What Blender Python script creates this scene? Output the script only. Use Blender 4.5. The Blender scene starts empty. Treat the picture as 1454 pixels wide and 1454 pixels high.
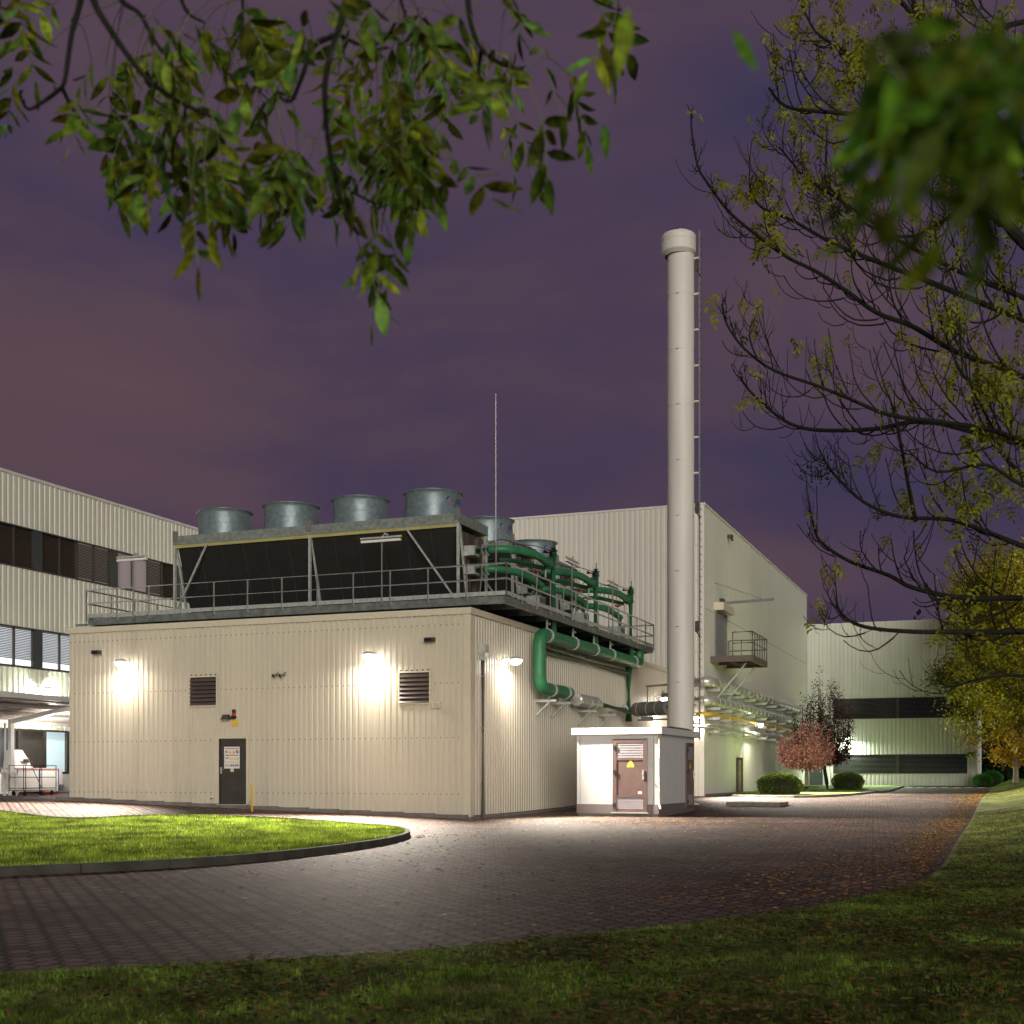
import bpy, math, random
import numpy as np
from mathutils import Vector, geometry
random.seed(7); RNG = np.random.default_rng(7)
sc = bpy.context.scene; COL = sc.collection
PI = math.pi; rad = math.radians

# ------------------------------------------------------------------ layout frame
# +Y runs along the road between the halls, +X to the right of it; the camera stands at the origin
EYE = 1.3; YAW = rad(21.4); FOC = 1794.0; HU, HV = 727.0, 1100.0
CF = Vector((-math.sin(YAW), math.cos(YAW), 0)); CR = Vector((math.cos(YAW), math.sin(YAW), 0))
def ray(u, v): return CF + CR*((u-HU)/FOC) + Vector((0, 0, (HV-v)/FOC))
def P(u, v, d):
    p = ray(u, v)*d; p.z += EYE; return p
def on_y(u, v, Y):
    r = ray(u, v); return P(u, v, Y/r.y)
def on_x(u, v, X):
    r = ray(u, v); return P(u, v, X/r.x)
def sst(a, b, x):
    t = max(0.0, min(1.0, (x-a)/(b-a))); return t*t*(3-2*t)
def gz(x, y):
    z = 0.02 + 0.03*sst(20, 34, y) + 0.27*sst(34, 56, y) + 0.20*sst(70, 88, y)
    z += min(0.42, 0.03*max(0.0, -14.1-x))*sst(16, 31, y)*(1-0.55*sst(40, 60, y))
    return z
KERB = [(-30, -6.0), (-13, 1.6), (-8.5, 4.55), (-5.9, 6.2), (-4.25, 7.65), (-3.45, 8.75), (-2.47, 10.3), (-1.6, 12.3), (-1.05, 14.6), (-0.8, 17.2), (-0.85, 24), (-0.9, 40), (-0.95, 62), (-0.9, 84)]
def kdist(x, y):
    best = 1e9
    for (a, b), (c, d) in zip(KERB[:-1], KERB[1:]):
        vx, vy = c-a, d-b; t = max(0, min(1, ((x-a)*vx+(y-b)*vy)/(vx*vx+vy*vy)))
        best = min(best, math.hypot(x-a-t*vx, y-b-t*vy))
    return best
def bank(x, y):
    return gz(x, y) + 0.035 + 0.5*sst(0.0, 3.2, kdist(x, y))*sst(11, 34, y) + 0.03*math.sin(x*1.7+y*0.9)*sst(0.2, 1.5, kdist(x, y))
def G(u, v):
    r = ray(u, v); d = 10.0
    for _ in range(40):
        d = (EYE-gz(r.x*d, r.y*d))/max(1e-4, -r.z)
    return (r.x*d, r.y*d)

# ------------------------------------------------------------------ materials
MATS = {}
def nt(name):
    m = bpy.data.materials.new(name); m.use_nodes = True; t = m.node_tree
    b = t.nodes['Principled BSDF']; MATS[name] = m; return m, t, b
def noise(t, scale, detail=3, coord='Object', stretch=None):
    tc = t.nodes.new('ShaderNodeTexCoord'); n = t.nodes.new('ShaderNodeTexNoise')
    n.inputs['Scale'].default_value = scale; n.inputs['Detail'].default_value = detail
    if stretch:
        mp = t.nodes.new('ShaderNodeMapping'); mp.inputs['Scale'].default_value = stretch
        t.links.new(tc.outputs[coord], mp.inputs[0]); t.links.new(mp.outputs[0], n.inputs['Vector'])
    else: t.links.new(tc.outputs[coord], n.inputs['Vector'])
    return n
def ramp(t, src, stops):
    r = t.nodes.new('ShaderNodeValToRGB'); e = r.color_ramp.elements
    while len(e) < len(stops): e.new(0.5)
    for k, (p, c) in enumerate(stops):
        e[k].position = p; e[k].color = (*c, 1)
    t.links.new(src, r.inputs[0]); return r
def plain(name, col, rough=0.5, metal=0.0, var=0.12, scale=3.0, bump=0.0, stretch=None, spec=None):
    m, t, b = nt(name)
    n = noise(t, scale, 5, stretch=stretch)
    lo = tuple(c*(1-var) for c in col); hi = tuple(min(1, c*(1+var)) for c in col)
    r = ramp(t, n.outputs['Fac'], [(0.3, lo), (0.7, hi)])
    t.links.new(r.outputs[0], b.inputs['Base Color'])
    b.inputs['Roughness'].default_value = rough; b.inputs['Metallic'].default_value = metal
    if spec is not None: b.inputs['Specular IOR Level'].default_value = spec
    if bump:
        n2 = noise(t, scale*8, 4); bp = t.nodes.new('ShaderNodeBump'); bp.inputs['Strength'].default_value = bump
        bp.inputs['Distance'].default_value = 0.02
        t.links.new(n2.outputs['Fac'], bp.inputs['Height']); t.links.new(bp.outputs[0], b.inputs['Normal'])
    return m
def leafy(name, cols, trans=0.45, rough=0.5, patch=0):
    m, t, b = nt(name)
    g = t.nodes.new('ShaderNodeNewGeometry')
    r = ramp(t, g.outputs['Random Per Island'], [(i/(len(cols)-1), c) for i, c in enumerate(cols)])
    if patch:
        mps = []
        for sc_, lo, hi in ((patch, .38, 1.5), (patch*6, .42, 1.55)):
            nn = t.nodes.new('ShaderNodeTexNoise'); nn.inputs['Scale'].default_value = sc_; nn.inputs['Detail'].default_value = 3
            t.links.new(g.outputs['Position'], nn.inputs['Vector']); q = ramp(t, nn.outputs['Fac'], [(.36, (lo, lo, lo)), (.66, (hi, hi*.98, hi*.8))])
            mm = t.nodes.new('ShaderNodeMix'); mm.data_type = 'RGBA'; mm.blend_type = 'MULTIPLY'; mm.inputs[0].default_value = 1
            t.links.new(r.outputs[0], mm.inputs[6]); t.links.new(q.outputs[0], mm.inputs[7])
            class _R: pass
            r = _R(); r.outputs = [mm.outputs[2]]
    t.links.new(r.outputs[0], b.inputs['Base Color']); b.inputs['Roughness'].default_value = rough
    b.inputs['Specular IOR Level'].default_value = 0.12
    tr = t.nodes.new('ShaderNodeBsdfTranslucent'); t.links.new(r.outputs[0], tr.inputs[0])
    mx = t.nodes.new('ShaderNodeMixShader'); mx.inputs[0].default_value = trans
    t.links.new(b.outputs[0], mx.inputs[1]); t.links.new(tr.outputs[0], mx.inputs[2])
    t.links.new(mx.outputs[0], t.nodes['Material Output'].inputs[0]); return m
def glow(name, col, strength):
    m, t, b = nt(name); b.inputs['Base Color'].default_value = (*[min(0.8, c) for c in col], 1)
    b.inputs['Emission Color'].default_value = (*col, 1); b.inputs['Emission Strength'].default_value = strength; return m
def glass(name, col, rough=0.08):
    m, t, b = nt(name); n = noise(t, 1.2, 2)
    r = ramp(t, n.outputs['Fac'], [(0.3, tuple(c*0.7 for c in col)), (0.7, tuple(c*1.3 for c in col))])
    t.links.new(r.outputs[0], b.inputs['Base Color']); b.inputs['Roughness'].default_value = rough
    b.inputs['Specular IOR Level'].default_value = 0.8; return m

def cladding(name, col, rough=.45, sheet=1.0, lap=2.6):
    m, t, b = nt(name); tc = t.nodes.new('ShaderNodeTexCoord'); sp = t.nodes.new('ShaderNodeSeparateXYZ'); t.links.new(tc.outputs['Object'], sp.inputs[0])
    def mt(op, a, b2=None, b3=None):
        n = t.nodes.new('ShaderNodeMath'); n.operation = op
        for i, q in enumerate((a, b2, b3)):
            if q is None: continue
            if isinstance(q, (int, float)): n.inputs[i].default_value = q
            else: t.links.new(q, n.inputs[i])
        return n.outputs[0]
    h = mt('ADD', sp.outputs[0], sp.outputs[1]); cell = mt('FLOOR', mt('DIVIDE', h, sheet))
    wn = t.nodes.new('ShaderNodeTexWhiteNoise'); wn.noise_dimensions = '1D'; t.links.new(cell, wn.inputs['W'])
    n1 = noise(t, 1.3, 6, stretch=(3.5, 3.5, .16)); n2 = noise(t, .5, 4); n3 = noise(t, 7, 5, stretch=(4, 4, .35))
    low = mt('MULTIPLY', mt('MAXIMUM', mt('SUBTRACT', .1, mt('MULTIPLY', sp.outputs[2], .12)), 0.0), 1.0)
    v = mt('ADD', mt('MULTIPLY', wn.outputs[0], .07), mt('MULTIPLY', n1.outputs['Fac'], .22)); v = mt('ADD', v, mt('MULTIPLY', n2.outputs['Fac'], .14)); v = mt('ADD', v, mt('MULTIPLY', n3.outputs['Fac'], .10))
    r = ramp(t, v, [(.12, tuple(c*.80 for c in col)), (.23, col), (.36, tuple(min(1, c*1.07) for c in col))])
    t.links.new(r.outputs[0], b.inputs['Base Color']); b.inputs['Roughness'].default_value = rough; return m
clad = cladding('cream cladding', (0.61, 0.565, 0.46), 0.42)
clad_hall = cladding('pale hall cladding', (0.70, 0.68, 0.61), 0.5)
clad_side = cladding('hall side panels', (0.70, 0.71, 0.62), 0.55, 3.0)
clad_left = cladding('left office cladding', (0.70, 0.70, 0.60), 0.5)
clad_far = cladding('far hall cladding', (0.68, 0.70, 0.62), 0.5)
trim = plain('cream trim', (0.66, 0.61, 0.48), 0.35, 0, 0.04)
trim_w = plain('white trim', (0.74, 0.73, 0.68), 0.4, 0, 0.04)
roofm = plain('grey roof membrane', (0.12, 0.12, 0.12), 0.8)
concrete = plain('weathered concrete', (0.20, 0.18, 0.16), 0.85, 0, 0.25, 4, 0.4)
kerbm = plain('dark mossy kerb', (0.062, 0.06, 0.05), 0.9, 0, 0.45, 3, 0.5)
galv = plain('galvanised steel', (0.50, 0.53, 0.49), 0.42, 0.25, 0.22, 9)
plat = plain('weathered platform steel', (0.20, 0.225, 0.205), 0.5, 0.3, 0.3, 5)
galv_h = plain('cooler housing zinc', (0.27, 0.31, 0.28), 0.45, 0.3, 0.25, 8)
galv_fan = plain('galvanised fan sheet', (0.20, 0.26, 0.285), 0.42, 0.3, 0.22, 7)
alu = plain('aluminium insulation jacket', (0.62, 0.63, 0.60), 0.38, 0.55, 0.12, 2)
steel_d = plain('grey painted steel', (0.20, 0.20, 0.19), 0.5, 0.3, 0.15)
black = plain('black cooler coil', (0.012, 0.012, 0.011), 0.65, 0, 0.3, 6)
darkg = plain('charcoal paint', (0.055, 0.05, 0.045), 0.45, 0, 0.15)
dark = plain('black plastic', (0.02, 0.02, 0.02), 0.5)
green = plain('green pipe paint', (0.035, 0.20, 0.085), 0.45, 0, 0.18, 3)
green_d = plain('dark green fitting', (0.02, 0.075, 0.04), 0.4)
orange = plain('orange hand wheel', (0.75, 0.16, 0.04), 0.4)
yellow = plain('yellow paint', (0.85, 0.55, 0.03), 0.4, 0, 0.05)
yelpipe = plain('yellow gas pipe paint', (0.72, 0.45, 0.03), 0.4, 0, 0.08)
sign_y = plain('yellow sign', (0.8, 0.55, 0.08), 0.4, 0, 0.03)
red = plain('red paint', (0.6, 0.04, 0.02), 0.4)
blue = plain('blue mark', (0.01, 0.03, 0.28), 0.4)
white = plain('white enamel', (0.78, 0.78, 0.76), 0.4, 0, 0.03)
boothw = plain('white render of kiosk', (0.58, 0.60, 0.60), 0.7, 0, 0.04, 5, 0.1)
boothb = plain('grey brown base paint', (0.17, 0.145, 0.145), 0.6, 0, 0.08)
brownm = plain('brown anodised door', (0.17, 0.115, 0.105), 0.4, 0.35, 0.12, 4)
chim = plain('chimney steel paint', (0.68, 0.66, 0.61), 0.5, 0.0, 0.10, .8, stretch=(3, 3, .25))
bark = plain('dark bark', (0.010, 0.011, 0.005), 0.9, 0, 0.5, 14, 0.6)
bark_l = plain('pale bark', (0.22, 0.18, 0.12), 0.9, 0, 0.3, 10, 0.5)
bush_shade = plain('bush_shade', (0.03, 0.028, 0.015), 1.0, 0, 0.4, 5)
blindm = plain('brown blind slats', (0.11, 0.085, 0.065), 0.5, 0.2, 0.1)
blind_g = plain('grey blind slats', (0.30, 0.32, 0.33), 0.45, 0.3, 0.1)
glassd = glass('dark window glass', (0.012, 0.013, 0.014))
glassb = glass('reflecting pane', (0.06, 0.075, 0.09))
pane_lit = glow('lit office pane', (0.9, 0.93, 1.0), 0.9)
pane_dim = glow('dim lit office pane', (0.8, 0.7, 0.62), 0.10)
pane_room = glow('lit room pane', (0.55, 0.72, 0.8), 0.42)
curtain = glow('backlit white curtain', (0.45, 0.38, 0.40), 0.10)
lamp_on = glow('lamp diffuser', (1.0, 0.93, 0.82), 30)
lamp_g = glow('greenish lamp diffuser', (0.85, 1.0, 0.8), 25)
ash_near = leafy('near ash leaves', [(0.09, 0.18, 0.03), (0.20, 0.32, 0.04), (0.12, 0.28, 0.09), (0.34, 0.42, 0.04), (0.13, 0.14, 0.02), (0.07, 0.12, 0.03)], 0.5, .6, 5)
ash_right = leafy('blurred near leaves', [(0.06, 0.17, 0.02), (0.16, 0.38, 0.04), (0.20, 0.27, 0.02), (0.06, 0.14, 0.04)], 0.45, .5, 8)
ash_mid = leafy('yellowing ash leaves', [(0.20, 0.24, 0.02), (0.30, 0.31, 0.02), (0.16, 0.17, 0.02)], 0.4)
lime_leaf = leafy('autumn leaves', [(0.32, 0.31, 0.03), (0.20, 0.26, 0.03), (0.40, 0.28, 0.03), (0.10, 0.12, 0.012)], 0.3, .5, .55)
lime_low = leafy('orange autumn leaves', [(0.50, 0.26, 0.03), (0.42, 0.30, 0.03), (0.36, 0.15, 0.02)], 0.35)
plum_p = leafy('plum leaves painted lit', [(0.62, 0.28, 0.25), (0.78, 0.50, 0.45), (0.45, 0.10, 0.10), (0.20, 0.05, 0.05)], 0.25)  # lamplight on the front plum put into its leaf colours
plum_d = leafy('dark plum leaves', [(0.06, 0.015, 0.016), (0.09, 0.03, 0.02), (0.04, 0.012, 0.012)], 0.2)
bush_l = leafy('clipped shrub leaves', [(0.09, 0.13, 0.03), (0.18, 0.24, 0.05), (0.05, 0.08, 0.02)], 0.25)
bush_g = leafy('bright shrub leaves', [(0.04, 0.22, 0.03), (0.07, 0.30, 0.04)], 0.2)
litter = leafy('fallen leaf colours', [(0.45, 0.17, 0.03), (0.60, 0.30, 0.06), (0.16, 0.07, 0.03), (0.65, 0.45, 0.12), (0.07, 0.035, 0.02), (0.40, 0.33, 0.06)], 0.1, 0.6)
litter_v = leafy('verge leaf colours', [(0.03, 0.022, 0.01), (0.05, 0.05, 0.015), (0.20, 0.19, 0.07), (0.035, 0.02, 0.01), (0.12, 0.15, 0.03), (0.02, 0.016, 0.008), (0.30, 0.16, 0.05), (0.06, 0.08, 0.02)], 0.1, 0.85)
grass_i = leafy('lawn blades painted lit', [(0.17, 0.32, 0.035), (0.31, 0.45, 0.05), (0.11, 0.18, 0.02), (0.50, 0.55, 0.18)], 0.45, 0.5, 1.1)  # blade colours kept extra bright so the lawn looks lamplit
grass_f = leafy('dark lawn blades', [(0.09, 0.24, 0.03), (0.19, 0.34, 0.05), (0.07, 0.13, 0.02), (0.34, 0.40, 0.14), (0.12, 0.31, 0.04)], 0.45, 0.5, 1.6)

def lawn_mat(name, a, b_, c):
    m, t, b = nt(name); n = noise(t, 1.1, 8); n2 = noise(t, 30, 3)
    mx = t.nodes.new('ShaderNodeMath'); mx.operation = 'MULTIPLY_ADD'; mx.inputs[1].default_value = 0.5
    t.links.new(n2.outputs['Fac'], mx.inputs[0]); t.links.new(n.outputs['Fac'], mx.inputs[2])
    r = ramp(t, mx.outputs[0], [(0.55, a), (0.75, b_), (0.95, c)])
    t.links.new(r.outputs[0], b.inputs['Base Color']); b.inputs['Roughness'].default_value = 0.95
    b.inputs['Specular IOR Level'].default_value = 0.1
    bp = t.nodes.new('ShaderNodeBump'); bp.inputs['Distance'].default_value = 0.04; t.links.new(n2.outputs['Fac'], bp.inputs['Height'])
    t.links.new(bp.outputs[0], b.inputs['Normal']); return m
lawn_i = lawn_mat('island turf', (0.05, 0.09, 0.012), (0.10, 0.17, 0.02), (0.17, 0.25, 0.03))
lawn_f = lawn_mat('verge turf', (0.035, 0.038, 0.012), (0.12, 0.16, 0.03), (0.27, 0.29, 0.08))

def paving_mat():
    m, t, b = nt('interlocking pavers')
    tc = t.nodes.new('ShaderNodeTexCoord'); sp = t.nodes.new('ShaderNodeSeparateXYZ'); t.links.new(tc.outputs['Object'], sp.inputs[0])
    def math_(op, a, b2=None, c=None):
        n = t.nodes.new('ShaderNodeMath'); n.operation = op
        for i, s in enumerate((a, b2, c)):
            if s is None: continue
            if isinstance(s, (int, float)): n.inputs[i].default_value = s
            else: t.links.new(s, n.inputs[i])
        return n.outputs[0]
    # rotated a little so the courses run diagonally like the photographed yard
    ang = rad(45); ca, sa = math.cos(ang), math.sin(ang)
    X = math_('ADD', math_('MULTIPLY', sp.outputs[0], ca), math_('MULTIPLY', sp.outputs[1], -sa))
    Y = math_('ADD', math_('MULTIPLY', sp.outputs[0], sa), math_('MULTIPLY', sp.outputs[1], ca))
    tri = math_('PINGPONG', X, 0.1); tri2 = math_('PINGPONG', Y, 0.0825)
    Xs = math_('ADD', X, math_('MULTIPLY', tri2, 0.30)); Ys = math_('ADD', Y, math_('MULTIPLY', tri, 0.65))
    cb = t.nodes.new('ShaderNodeCombineXYZ'); t.links.new(Xs, cb.inputs[0]); t.links.new(Ys, cb.inputs[1])
    br = t.nodes.new('ShaderNodeTexBrick'); t.links.new(cb.outputs[0], br.inputs['Vector'])
    br.inputs['Scale'].default_value = 1.0; br.inputs['Brick Width'].default_value = 0.20; br.inputs['Row Height'].default_value = 0.165
    br.inputs['Mortar Size'].default_value = 0.019; br.inputs['Mortar Smooth'].default_value = 0.15; br.inputs['Bias'].default_value = 0
    br.inputs['Color1'].default_value = (0.076, 0.053, 0.047, 1); br.inputs['Color2'].default_value = (0.175, 0.125, 0.110, 1); br.inputs['Mortar'].default_value = (0.004, 0.004, 0.003, 1)
    n1 = t.nodes.new('ShaderNodeTexNoise'); n1.inputs['Scale'].default_value = 0.45; n1.inputs['Detail'].default_value = 9; n1.inputs['Roughness'].default_value = .62; t.links.new(tc.outputs['Object'], n1.inputs['Vector'])
    n2 = t.nodes.new('ShaderNodeTexNoise'); n2.inputs['Scale'].default_value = 60; n2.inputs['Detail'].default_value = 3; t.links.new(tc.outputs['Object'], n2.inputs['Vector'])
    r1 = ramp(t, n1.outputs['Fac'], [(0.34, (0.58, 0.57, 0.58)), (0.5, (.95, .93, .93)), (0.68, (1.4, 1.33, 1.3))]); r2 = ramp(t, n2.outputs['Fac'], [(0.3, (0.6, 0.6, 0.6)), (0.7, (1.4, 1.4, 1.4))])
    m1 = t.nodes.new('ShaderNodeMix'); m1.data_type = 'RGBA'; m1.blend_type = 'MULTIPLY'; m1.inputs[0].default_value = 1
    t.links.new(br.outputs['Color'], m1.inputs[6]); t.links.new(r1.outputs[0], m1.inputs[7])
    m2 = t.nodes.new('ShaderNodeMix'); m2.data_type = 'RGBA'; m2.blend_type = 'MULTIPLY'; m2.inputs[0].default_value = 1
    t.links.new(m1.outputs[2], m2.inputs[6]); t.links.new(r2.outputs[0], m2.inputs[7])
    t.links.new(m2.outputs[2], b.inputs['Base Color'])
    b.inputs['Roughness'].default_value = 0.75; b.inputs['Specular IOR Level'].default_value = 0.12
    h = math_('ADD', math_('MULTIPLY', br.outputs['Fac'], -1.0), math_('MULTIPLY', n2.outputs['Fac'], 0.35))
    bp = t.nodes.new('ShaderNodeBump'); bp.inputs['Distance'].default_value = 0.025; bp.inputs['Strength'].default_value = 1.0
    t.links.new(h, bp.inputs['Height']); t.links.new(bp.outputs[0], b.inputs['Normal']); return m
pavers = paving_mat()

# ------------------------------------------------------------------ mesh helpers
def frame(d):
    d = d.normalized(); a = Vector((0, 0, 1)) if abs(d.z) < 0.9 else Vector((1, 0, 0))
    x = d.cross(a).normalized(); return x, x.cross(d).normalized()
class MB:
    def __init__(s): s.v = []; s.f = []; s.m = []
    def add(s, vs, fs, mi=0):
        o = len(s.v); s.v += [tuple(p) for p in vs]; s.f += [tuple(o+i for i in f) for f in fs]; s.m += [mi]*len(fs); return s
    def box(s, x0, x1, y0, y1, z0, z1, mi=0):
        vs = [(x, y, z) for z in (z0, z1) for y in (y0, y1) for x in (x0, x1)]
        return s.add(vs, [(0, 2, 3, 1), (4, 5, 7, 6), (0, 1, 5, 4), (2, 6, 7, 3), (0, 4, 6, 2), (1, 3, 7, 5)], mi)
    def bar(s, a, b, w, h, mi=0):
        a = Vector(a); b = Vector(b); x, y = frame(b-a); vs = []
        for p in (a, b):
            for sx, sy in ((-1, -1), (1, -1), (1, 1), (-1, 1)): vs.append(p + x*sx*w/2 + y*sy*h/2)
        return s.add(vs, [(0, 3, 2, 1), (4, 5, 6, 7), (0, 1, 5, 4), (1, 2, 6, 5), (2, 3, 7, 6), (3, 0, 4, 7)], mi)
    def tube(s, pts, r, n=10, caps=True, mi=0):
        pts = [Vector(p) for p in pts]; rs = r if isinstance(r, (list, tuple)) else [r]*len(pts); o = []; x = None
        for i, p in enumerate(pts):
            d = (pts[min(i+1, len(pts)-1)] - pts[max(i-1, 0)]).normalized()
            if x is None: x, y = frame(d)
            else:
                x = (x - d*x.dot(d))
                if x.length < 1e-5: x, _ = frame(d)
                x.normalize(); y = d.cross(x)
            for k in range(n):
                a = 2*PI*k/n; o.append(p + (x*math.cos(a)+y*math.sin(a))*rs[i])
        fs = []
        for i in range(len(pts)-1):
            for k in range(n): fs.append((i*n+k, i*n+(k+1) % n, (i+1)*n+(k+1) % n, (i+1)*n+k))
        if caps: fs.append(tuple(range(n-1, -1, -1))); fs.append(tuple((len(pts)-1)*n+k for k in range(n)))
        return s.add(o, fs, mi)
    def cyl(s, a, b, r, n=16, mi=0): return s.tube([a, b], r, n, True, mi)
    def lathe(s, c, prof, n=32, mi=0, close=False):
        vs = [(c[0]+r*math.cos(2*PI*k/n), c[1]+r*math.sin(2*PI*k/n), c[2]+z) for r, z in prof for k in range(n)]
        fs = [(i*n+k, i*n+(k+1) % n, (i+1)*n+(k+1) % n, (i+1)*n+k) for i in range(len(prof)-1) for k in range(n)]
        return s.add(vs, fs, mi)
    def build(s, name, mat, parent=None, smooth=False):
        me = bpy.data.meshes.new(name); off = Vector((0, 0, 0)); q = parent
        while q is not None: off += q.location; q = q.parent
        me.from_pydata([tuple(Vector(p)-off) for p in s.v], [], s.f)
        for m in (mat if isinstance(mat, (list, tuple)) else [mat]): me.materials.append(m)
        if isinstance(mat, (list, tuple)): me.polygons.foreach_set('material_index', s.m)
        if smooth:
            me.polygons.foreach_set('use_smooth', [True]*len(me.polygons)); me.set_sharp_from_angle(angle=rad(38))
        me.update(); o = bpy.data.objects.new(name, me); COL.objects.link(o); o.parent = parent; return o
def B(*a, mat, name, parent=None): return MB().box(*a).build(name, mat, parent)
def fast_mesh(name, V, F, mat, parent=None, ranges=None):
    V = np.asarray(V, dtype=np.float32).reshape(-1, 3); F = np.asarray(F, dtype=np.int32); k = F.shape[1]
    if parent is not None:
        q = parent; off = np.zeros(3, dtype=np.float32)
        while q is not None: off += np.array(q.location, dtype=np.float32); q = q.parent
        V = V-off
    me = bpy.data.meshes.new(name); me.vertices.add(len(V)); me.vertices.foreach_set('co', V.ravel())
    me.loops.add(F.size); me.loops.foreach_set('vertex_index', F.ravel())
    me.polygons.add(len(F)); me.polygons.foreach_set('loop_start', np.arange(0, F.size, k, dtype=np.int32))
    me.materials.append(mat); me.update(calc_edges=True); me.validate()
    o = bpy.data.objects.new(name, me); COL.objects.link(o); o.parent = parent; return o
def thing(name, label, cat, loc=(0, 0, 0), group=None):
    o = bpy.data.objects.new(name, None); o.empty_display_size = 0.3; COL.objects.link(o); o.location = loc
    o['label'] = label; o['category'] = cat
    if group: o['group'] = group
    return o
def tag(o, label, cat, group=None):
    o['label'] = label; o['category'] = cat
    if group: o['group'] = group
    return o
def struct(o): o['kind'] = 'structure'; return o
def dup(root, loc, label):
    def cp(o, par):
        c = o.copy(); COL.objects.link(c); c.parent = par
        for ch in list(o.children): cp(ch, c)
        return c
    r = cp(root, None); r.location = loc; r['label'] = label; return r
def corr(name, a, b, z0, z1, mat, parent, pitch=0.155, depth=0.035, foot=None, crest=0.55, mb=None):
    """trapezoidal sheet from a to b (outward normal on the right hand side of a->b); foot(x,y) gives a sloping lower edge"""
    a = Vector((*a, 0)); b = Vector((*b, 0)); L = (b-a).length; d = (b-a).normalized(); nrm = Vector((d.y, -d.x, 0))
    n = max(1, round(L/pitch)); p = L/n; prof = []
    for i in range(n):
        s0 = i*p; g = p*(1-crest)
        prof += [(s0, 1), (s0+p*crest, 1), (s0+p*crest+g*0.3, 0), (s0+p*crest+g*0.7, 0)]
    prof.append((L, 1)); vs = []; fs = []
    for s_, h in prof:
        q = a + d*s_ + nrm*(depth*h); zz = foot(q.x, q.y) if foot else z0
        vs += [(q.x, q.y, zz), (q.x, q.y, z1)]
    for i in range(len(prof)-1): fs.append((2*i, 2*i+2, 2*i+3, 2*i+1))
    if mb is not None: mb.add(vs, fs); return None
    return MB().add(vs, fs).build(name, mat, parent)
def dots(name, a, b, zs, mat, parent, pitch, out=0.04, r=0.014, phase=0.27):
    a = Vector((*a, 0)); b = Vector((*b, 0)); L = (b-a).length; d = (b-a).normalized(); nrm = Vector((d.y, -d.x, 0)); m = MB(); n = max(1, round(L/pitch)); p = L/n
    for z in zs:
        for i in range(n):
            q = a+d*(i+phase)*p+nrm*out; q.z = z
            m.bar(q, q+nrm*0.006, r*2, r*2)
    return m.build(name, mat, parent)

# ------------------------------------------------------------------ ground
def sheet(name, poly, zf, mat, step=1.0):
    xs = [p[0] for p in poly]; ys = [p[1] for p in poly]; pts = [Vector(p) for p in poly]; n = len(pts)
    def inside(x, y):
        c = False; j = n-1
        for i in range(n):
            if (pts[i].y > y) != (pts[j].y > y) and x < (pts[j].x-pts[i].x)*(y-pts[i].y)/(pts[j].y-pts[i].y)+pts[i].x: c = not c
            j = i
        return c
    x = min(xs)+step/2
    while x < max(xs):
        y = min(ys)+step/2
        while y < max(ys):
            if inside(x, y): pts.append(Vector((x, y)))
            y += step
        x += step
    r = geometry.delaunay_2d_cdt(pts, [], [list(range(n))], 1, 1e-5)
    m = MB(); m.add([(p.x, p.y, zf(p.x, p.y)) for p in r[0]], [tuple(f) for f in r[2]])
    o = m.build(name, mat); o.data.polygons.foreach_set('use_smooth', [True]*len(o.data.polygons)); return struct(o)
def densify(pl, step, closed=False):
    out = []; q = pl+[pl[0]] if closed else pl
    for a, b in zip(q[:-1], q[1:]):
        k = max(1, int(math.hypot(b[0]-a[0], b[1]-a[1])/step))
        out += [(a[0]+(b[0]-a[0])*i/k, a[1]+(b[1]-a[1])*i/k) for i in range(k)]
    if not closed: out.append(pl[-1])
    return out
def smooth_line(pl, it=3, closed=False):
    for _ in range(it):
        o = []; n = len(pl); rng = range(n if closed else n-1)
        if not closed: o.append(pl[0])
        for i in rng:
            a, b = pl[i], pl[(i+1) % n]
            o += [(a[0]*.75+b[0]*.25, a[1]*.75+b[1]*.25), (a[0]*.25+b[0]*.75, a[1]*.25+b[1]*.75)]
        if not closed: o.append(pl[-1])
        pl = o
    return pl
def kerb(name, line, w, hf, mat, unit=1.0, closed=False):
    """kerb stones along line, each a block with a small joint"""
    m = MB(); L = [Vector((*p, 0)) for p in line]
    if closed: L.append(L[0])
    acc = 0; segs = []; cur = [L[0]]
    for a, b in zip(L[:-1], L[1:]):
        acc += (b-a).length; cur.append(b)
        if acc >= unit: segs.append(cur); cur = [b]; acc = 0
    if len(cur) > 1: segs.append(cur)
    for sg in segs:
        n = len(sg); vs = []
        for i, p in enumerate(sg):
            d = (sg[min(i+1, n-1)]-sg[max(i-1, 0)]).normalized(); nr = Vector((-d.y, d.x, 0))
            q = p + (d*0.006 if i == 0 else (-d*0.006 if i == n-1 else Vector((0, 0, 0))))
            z = gz(p.x, p.y); h = hf(p.x, p.y)
            vs += [q-nr*w/2+Vector((0, 0, z-.1)), q-nr*w/2+Vector((0, 0, z+h-.012)), q-nr*(w/2-.012)+Vector((0, 0, z+h)), q+nr*(w/2-.012)+Vector((0, 0, z+h)), q+nr*w/2+Vector((0, 0, z+h-.012)), q+nr*w/2+Vector((0, 0, z-.1))]
        fs = [(i*6+k, i*6+k+1, i*6+6+k+1, i*6+6+k) for i in range(n-1) for k in range(5)] + [tuple(range(5, -1, -1)), tuple((n-1)*6+k for k in range(6))]
        m.add(vs, fs)
    return struct(m.build(name, mat))
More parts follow.
